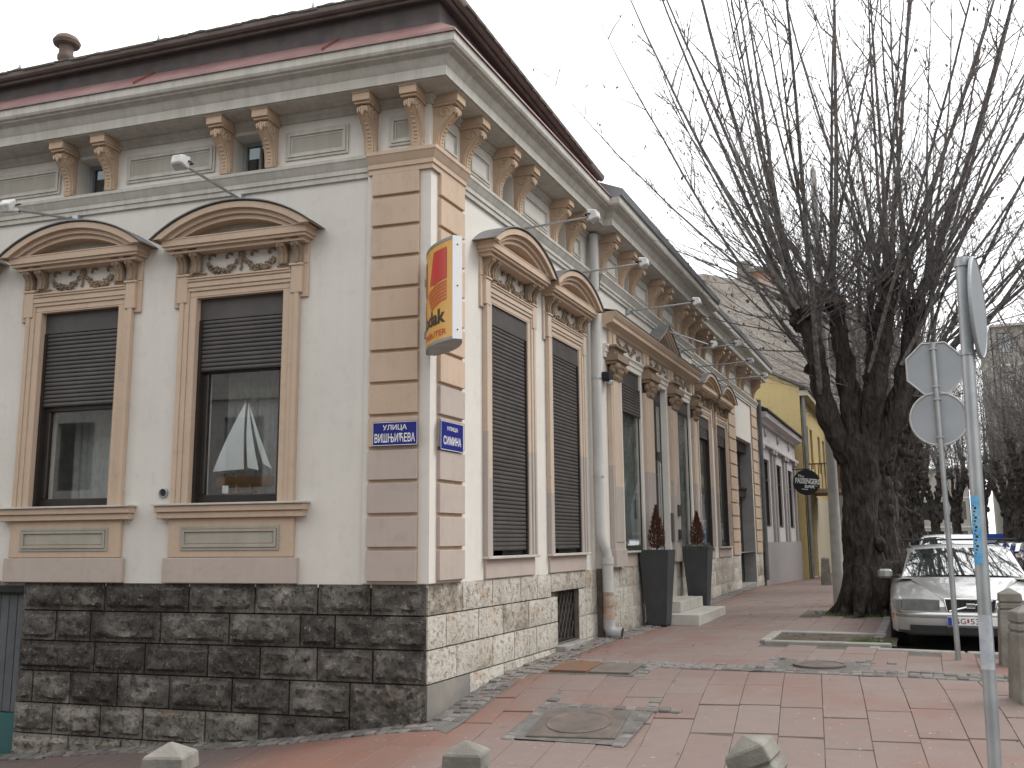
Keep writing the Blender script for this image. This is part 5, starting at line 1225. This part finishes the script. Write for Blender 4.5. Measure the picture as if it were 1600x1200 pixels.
    for bdy, x0, x1 in (('B', -.19, -.135), ('G', -.125, -.07), ('530', -.02, .125)):
        me = text_mesh(bdy, 'plate_text', 1, .0); a = [v.co.x for v in me.vertices]; c_ = [v.co.y for v in me.vertices]
        for v in me.vertices: v.co = Vector((x0+(x1-x0)*(v.co.x-min(a))/(max(a)-min(a)), -.1515, .405+.072*(v.co.y-min(c_))/(max(c_)-min(c_))))
        me.materials.clear(); me.materials.append(KBLK); ob('plate_text', me, pl_)
    MB().box(-.055, -.035, -.1525, -.1505, .42, .47).build('plate_emblem', KRED, pl_)
    MB().box(.84, .865, .3, .36, .46, .5).box(-.865, -.84, .3, .36, .46, .5).build('side_marker', AMBER, o)
    return o
def road_z(x, y): return gz(x, y)-.13
car('silver estate car parked nose towards the camera beside the tree, with roof bars', (4.74, 5.62, road_z(4.7, 7.5)-.02), .02, CARP).scale = (1.09, 1, .945)
PW = plain('white_paint', (.6, .6, .6, 1), None, .25, bump=0); PD = plain('dark_blue_paint', (.02, .025, .035, 1), None, .2, .3, bump=0); PR = plain('dark_red_paint', (.18, .012, .015, 1), None, .2, bump=0); PG = plain('grey_paint', (.15, .155, .16, 1), None, .3, .5, bump=0)
for p in (PW, PD, PR, PG): p.node_tree.nodes['Principled BSDF'].inputs['Coat Weight'].default_value = .7
for x, y, m, lb in ((4.8, 13.5, PW, 'white car parked behind the silver estate car'), (4.8, 19.5, PG, 'grey car third in the near row'), (4.8, 25.5, PW, 'second white car farther along the near row'),
                    (9.0, 33.5, PD, 'dark blue car nearest in the far row at the right edge'), (9.0, 39.5, PR, 'dark red car in the far row at the right edge'), (9.0, 45.5, PD, 'dark blue car behind the red one in the far row'), (9.0, 51.5, PG, 'grey car in the far row under the trees'), (9.0, 57.5, PW, 'white car in the far row under the trees'), (6.6, 70, PW, 'far white car in the middle of the street')):
    car(lb, (x, y, road_z(x, y)), .0, m, False, 'cars parked along the street')
# blue van far right
bv = thing('blue_van', 'long blue van parked beyond the far row of cars', 'van', (10.9, 74, road_z(11, 74)-.0), None, 1.2)
VB = plain('bright_blue_paint', (.02, .08, .45, 1), (.03, .1, .5, 1), .35, bump=0)
MB().loft([[(x*w_, y, z) for x, z in ((-1, .35), (1, .35), (1, 1.5), (.92, 2.02*h_), (-.92, 2.02*h_), (-1, 1.5))] for y, w_, h_ in ((0, .95, .65), (.5, 1, .78), (.9, 1, 1), (5.3, 1, 1))]).build('body', VB, bv, smooth=.5)
MB().box(-.85, .85, .38, .5, 1.25, 1.7).build('windscreen', WSG, bv); MB().box(-1.012, -1.002, 1.5, 5, 1.35, 1.62).build('white_stripe', PW, bv)
for s in (-1, 1):
    for y in (.9, 4.3): MB().lathe([(.3, -.1), (.33, -.07), (.33, .07), (.3, .1)], 18).build('wheel', BLACK, bv, Matrix.Translation((s*.88, y, .33)) @ Matrix.Rotation(math.pi/2, 4, 'Y'))
# ================================================================ neighbouring houses
def house_wall(o, F, u0, u1, z0, z1, w, holes, depth, m, nm='wall'):
    us = sorted({u0, u1} | {h for a in holes for h in a[:2]}); zs = sorted({z0, z1} | {h for a in holes for h in a[2:]}); mb = MB()
    for a, b in zip(us, us[1:]):
        for c, d in zip(zs, zs[1:]):
            if any(h[0] < (a+b)/2 < h[1] and h[2] < (c+d)/2 < h[3] for h in holes): continue
            mb.add([F(a, w, c), F(b, w, c), F(b, w, d), F(a, w, d)], [(0, 1, 2, 3)])
    for a, b, c, d in holes:
        q = [(a, c), (b, c), (b, d), (a, d)]
        for (p, r_), (s, t) in zip(q, q[1:]+q[:1]): mb.add([F(p, w, r_), F(s, w, t), F(s, w-depth, t), F(p, w-depth, r_)], [(0, 1, 2, 3)])
    return mb.build(nm, m, o, recalc=False)
def simple_windows(o, F, holes, depth, mat=GLASSD, mull=True):
    for a, b, c, d in holes:
        P = lambda u, w, z: F(u, w, z)
        wn = MB().box(a, b, -depth, -depth+.05, c, c+.07).box(a, b, -depth, -depth+.05, d-.07, d).box(a, a+.07, -depth, -depth+.05, c+.07, d-.07).box(b-.07, b, -depth, -depth+.05, c+.07, d-.07)
        if mull: wn.box((a+b)/2-.03, (a+b)/2+.03, -depth, -depth+.05, c+.07, d-.07).box(a+.07, b-.07, -depth, -depth+.05, c+(d-c)*.68, c+(d-c)*.68+.06)
        wo_ = wn.xf(lambda p: P(p.x, p.y, p.z)).build('window', FRAME, o)
        MB().add([P(a, -depth+.01, c), P(b, -depth+.01, c), P(b, -depth+.01, d), P(a, -depth+.01, d)], [(0, 1, 2, 3)]).build('pane', mat, wo_, recalc=False)
        MB().add([P(a, -depth-.3, c), P(b, -depth-.3, c), P(b, -depth-.3, d), P(a, -depth-.3, d)], [(0, 1, 2, 3)]).build('blind', DARKROOM, wo_, recalc=False)
PINKW = plaster('pinkish_white_plaster', (.60, .565, .55, 1), (.52, .49, .48, 1), streak=.1); PINKB = plaster('mauve_grey_base', (.36, .33, .33, 1), (.32, .3, .3, 1), streak=.1)
HY0, HY1 = 20.05, 28.6
nh = thing('low_house', 'low pinkish-white house with three tall dark windows next to the portal', 'house', (0, HY0, 0)); O = lambda F_: (lambda u, w, z: F_(u, w, z)-Vector((0, HY0, 0)))
FRH = O(FR); hw_ = [(20.75, 21.95, 2.0, 4.0), (23.35, 24.65, 2.0, 4.0), (26.05, 27.4, 2.0, 4.0)]
house_wall(nh, FRH, HY0, HY1, 0, 5.0, 0, hw_, .14, PINKW); simple_windows(nh, FRH, hw_, .1)
bx = lambda nm, m, *a, **k: MB().box(*a).xf(lambda p: Vector((p.x, p.y-HY0, p.z))).build(nm, m, nh, **k)
bx('base_course', PINKB, -.1, .06, HY0, HY1, -.2, 1.55)
for u in (20.35, 22.35, 22.95, 25.05, 25.65, 27.8): bx('pilaster', PINKB, 0, .07, u-.14, u+.14, 1.55, 4.3, bevel=.01); bx('capital', PINKB, 0, .12, u-.2, u+.2, 4.22, 4.36, bevel=.01)
bx('string_course', PINKW, 0, .12, HY0, HY1, 4.36, 4.46, bevel=.01)
for u in (21.35, 24, 26.7): MB().lathe([(.16, 0), (.14, .05), (.07, .06), (.0, .09)], 10).xf(lambda p: Vector((p.z, p.x, p.y))).build('rosette', PINKB, nh, Matrix.Translation((0, u-HY0, 4.82)))
sw = sweep([(0, HY0), (0, HY1)], [(0, 5.0), (.1, 5.0), (.12, 5.08), (.25, 5.14), (.28, 5.28), (.0, 5.3)]).xf(lambda p: p-Vector((0, HY0, 0))).build('cornice', PINKW, nh)
sweep([(0, HY0), (0, HY1)], [(.33, 5.3), (.33, 5.36), (-3.5, 7.0), (-3.5, 6.9), (0, 5.3)]).xf(lambda p: p-Vector((0, HY0, 0))).build('roof', plain('dark_roof', (.04, .036, .034, 1), None, .8), nh)
for y_ in (0, HY1-HY0-.05): MB().box(-6, -.0, y_, y_+.05, 0, 5.3).build('side_wall', PINKW, nh)
# yellow house with balcony
YELW = plaster('ochre_yellow_plaster', (.58, .45, .21, 1), (.52, .41, .2, 1), streak=.1); CREAM = plaster('cream_trim', (.55, .5, .36, 1), (.5, .45, .33, 1), streak=.1)
YY0, YY1, YX = 28.9, 40.5, .25
yh = thing('yellow_house', 'two-storey ochre-yellow house with balcony beyond the low white house', 'house', (0, YY0, 0))
FY = lambda u, w, z: Vector((w+YX, u-YY0, z)); yw = [(c-.45, c+.45, 4.4, 6.0) for c in (30.6, 32.2, 35.2, 37.2, 39.2)] + [(c-.4, c+.4, .9, 2.6) for c in (33.4, 35.4, 37.4, 39.2)] + [(30.0, 31.6, .2, 2.9)]
house_wall(yh, FY, YY0, YY1, -.2, 7.1, 0, yw, .2, YELW); simple_windows(yh, FY, yw, .16)
MB().prism([(YX, -.2), (YX, 7.3), (-6, 10.6), (-12, 7.3), (-12, -.2)], 0, .3, 1).build('gable_wall', YELW, yh)
MB().prism([(YX+.35, 7.15), (YX+.35, 7.25), (-6, 10.85), (-6, 10.7)], -.15, YY1-YY0, 1).prism([(-12.35, 7.15), (-12.35, 7.25), (-6, 10.85), (-6, 10.7)], -.15, YY1-YY0, 1).build('roof', TILE, yh)
MB().box(YX, YX+.3, 0, YY1-YY0, 6.95, 7.15).box(YX, YX+.05, 3.2, YY1-YY0, 3.05, 3.3).build('cornice', CREAM, yh); MB().box(YX+.001, YX+.06, 2.8, YY1-YY0, -.2, 3.05).build('ground_floor_render', CREAM, yh)
bal = MB().box(YX, YX+1.15, 1.0, 4.0, 3.35, 3.5).build('balcony', plain('rusty_balcony_slab', (.2, .12, .07, 1), (.27, .2, .14, 1), .9), yh)
RAIL = plain('rusty_railing', (.16, .09, .05, 1), (.1, .07, .05, 1), .7)
for k in range(26): MB().box(YX+1.1, YX+1.13, 1.02+k*.118, 1.05+k*.118, 3.5, 4.45).build('baluster', RAIL, bal)
for k in range(9): MB().box(YX+.05+k*.12, YX+.08+k*.12, 1.0, 1.03, 3.5, 4.45).build('baluster', RAIL, bal)
MB().box(YX, YX+1.15, .98, 1.04, 4.42, 4.47).box(YX+1.08, YX+1.15, .98, 4.0, 4.42, 4.47).build('hand_rail', RAIL, bal)
MB().tube([(YX+.1, .15, 7.0), (YX+.1, .15, .1)], .07, 8).build('downpipe', GREYMET, yh)
# round bar sign
bs = thing('bar_sign', 'round black hanging bar sign with white lettering in front of the yellow balcony', 'sign', (0, 27.6, 3.63))
BM = Matrix.Translation((.47, 0, 0)) @ Matrix.Scale(.62, 4) @ Matrix.Rotation(math.pi, 4, 'Z')
dsk = MB().lathe([(.72, -.05), (.74, -.03), (.74, .03), (.72, .05), (0, .05)], 36).xf(lambda p: Vector((p.x, p.z, p.y))).build('disc', plain('black_sign_board', (.012, .012, .013, 1), None, .5, bump=0), bs, BM @ Matrix.Identity(4))
for tx, cz, w_, h_, off in (('The', .33, .36, .15, .015), ('PASSENGERS', .06, 1.36, .31, .035), ('BAR', -.24, .56, .17, .03)):
    t = flat_text(tx, dsk, (-.33 if tx == 'The' else .2 if tx == 'BAR' else .05), cz, w_, h_, WHITEP, .056, off, flip=-1)
    t.rotation_euler[1] = R(-6)
MB().box(-.5, .6, .05, .055, .2, .215).box(-.62, -.1, .05, .055, -.19, -.17).box(-.1, .25, .05, .055, -.43, -.39).build('line', WHITEP, dsk, Matrix.Rotation(R(-6), 4, 'Y'))
MB().tube([(0, 0, .47), (.6, 0, .47)], .02, 6).build('bracket', BLACK, bs)
# tall firewall block behind
def brick(name, a, b, c):
    t = NT(name); p = t.pos(); x, y, z = t.sep(p); v = t.n('CombineXYZ'); t.l(t.math('ADD', x, y), v.inputs[0]); t.l(z, v.inputs[1])
    k = t.n('TexBrick'); k.inputs['Scale'].default_value = 2.0; k.inputs['Color1'].default_value = a; k.inputs['Color2'].default_value = b; k.inputs['Mortar'].default_value = c; t.l(v.outputs[0], k.inputs['Vector'])
    col = t.mix(t.ramp(t.noise(.35, p, 6, .65), [(.5, 0), (.66, 1)]), k.outputs[0], (.5, .47, .43, 1)); return t.out(col, .95)
FWB = brick('weathered_firewall', (.38, .34, .295, 1), (.33, .29, .25, 1), (.4, .37, .33, 1)); OBR = brick('orange_brick', (.36, .13, .06, 1), (.3, .11, .05, 1), (.3, .25, .2, 1))
fwh = thing('firewall_block', 'tall blind grey-brick firewall building with chimney behind the yellow house', 'building', (-2, 43, 0))
MB().prism([(-12.0, -.5), (5.0, -.5), (5.0, 12.6), (2.5, 14.2), (-1.0, 15.2), (-4.0, 16.1), (-12.0, 16.3)], 0, 12, 1).build('wall', FWB, fwh)
ch = MB().box(-1.7, -.3, 1.2, 2.6, 13.5, 16.2).build('chimney', OBR, fwh); MB().box(-1.85, -.15, 1.05, 2.75, 16.2, 16.4).build('chimney_cap', CONC, ch); MB().box(-2.4, -1.7, 1.2, 2.4, 14, 16.9).build('chimney_flue', CONC, ch)
w_ = MB().box(1.5, 2.3, -.03, .02, 11.4, 12.3).build('small_window', FRAME, fwh); MB().box(1.56, 2.24, -.04, -.03, 11.46, 12.24).build('pane', plain('pale_pane', (.35, .42, .5, 1), None, .1, bump=0), w_)
# buildings across the street (right) and across the side street (behind the viewer, seen in the panes)
def block_house(name, label, x0, x1, y0, y1, h, m, face, nwin, storeys, zb=-1.0, m2=None):
    o = thing(name, label, 'building', ((x0+x1)/2, (y0+y1)/2, zb)); c = Vector(((x0+x1)/2, (y0+y1)/2, zb))
    if face == '-x': F = lambda u, w, z: Vector((x0-w, u, z))-c; a, b = y0, y1
    elif face == '-y': F = lambda u, w, z: Vector((u, y0-w, z))-c; a, b = x0, x1
    else: F = lambda u, w, z: Vector((u, y1+w, z))-c; a, b = x0, x1
    st = h/storeys; hs_ = []
    for s in range(storeys):
        for k in range(nwin):
            u = a+(b-a)*(k+.5)/nwin; hs_.append((u-.6, u+.6, zb+s*st+1.0, zb+s*st+st-.7))
    house_wall(o, F, a, b, zb, zb+h, 0, hs_, .25, m); simple_windows(o, F, hs_, .2)
    d = .3; q = MB()
    if face == '-x': q.box(x0+d*4, x1, y0, y1, zb, zb+h).box(x0, x0+d*4, y0, y0+.1, zb, zb+h).box(x0, x0+d*4, y1-.1, y1, zb, zb+h)
    elif face == '-y': q.box(x0, x1, y0+d*4, y1, zb, zb+h).box(x0, x0+.1, y0, y0+d*4, zb, zb+h).box(x1-.1, x1, y0, y0+d*4, zb, zb+h)
    else: q.box(x0, x1, y0, y1-d*4, zb, zb+h).box(x0, x0+.1, y1-d*4, y1, zb, zb+h).box(x1-.1, x1, y1-d*4, y1, zb, zb+h)
    q.xf(lambda p: p-c).build('body', m, o)
    for s in range(1, storeys+1):
        z = zb+s*st; e = .35 if s == storeys else .08
        qb = MB().box(x0-e, x0+.2, y0, y1, z-.2, z+.02) if face == '-x' else MB().box(x0, x1, y0-e, y0+.2, z-.2, z+.02) if face == '-y' else MB().box(x0, x1, y1-.2, y1+e, z-.2, z+.02)
        qb.xf(lambda p: p-c).build('cornice' if s == storeys else 'string_course', m2 or CORN, o)
    return o
CB = plaster('grey_beige_concrete', (.34, .32, .28, 1), (.27, .25, .22, 1), streak=.3); GB = plaster('grey_render', (.32, .32, .31, 1), (.26, .26, .25, 1), streak=.25)
block_house('apartment_block', 'tall beige-grey apartment block across the street behind the signs', 14.5, 26, 26, 50, 15.5, CB, '-x', 9, 5)
block_house('apartment_block', 'grey apartment block farther down across the street', 16.8, 28, 50.5, 80, 13, GB, '-x', 9, 4)
block_house('apartment_block', 'rendered house across the street, outside the view to the right', 16.5, 27, -2, 21.5, 11, GB, '-x', 7, 3)
block_house('town_house', 'pale town house across the side street, mirrored in the left windows', -22, -3.5, -26, -15.5, 11, plaster('pale_render', (.5, .48, .44, 1), (.4, .38, .35, 1), streak=.2), '+y', 7, 3, -1.5)
block_house('town_house', 'grey town house across the side street behind the viewer', -3.4, 9, -26, -16, 11, GB, '+y', 5, 3, -1.0)
block_house('apartment_block', 'very tall pale apartment block showing at the right edge behind the far trees', 10.6, 34, 84, 100, 21, CB, '-y', 11, 6)
block_house('town_house', 'far house closing the street at the vanishing point', -4, 10.4, 150, 160, 13, CB, '-y', 6, 3)
for i, (y0, y1, h, m) in enumerate(((55.5, 72, 9.5, CREAM), (72.5, 95, 11.5, CB))):
    o = block_house('town_house', ('cream' if i == 0 else 'beige') + ' town house down the near side of the street beyond the firewall block', -12, -.0, y0, y1, h, m, '-x', 5, 3)
    o.rotation_euler[2] = math.pi;
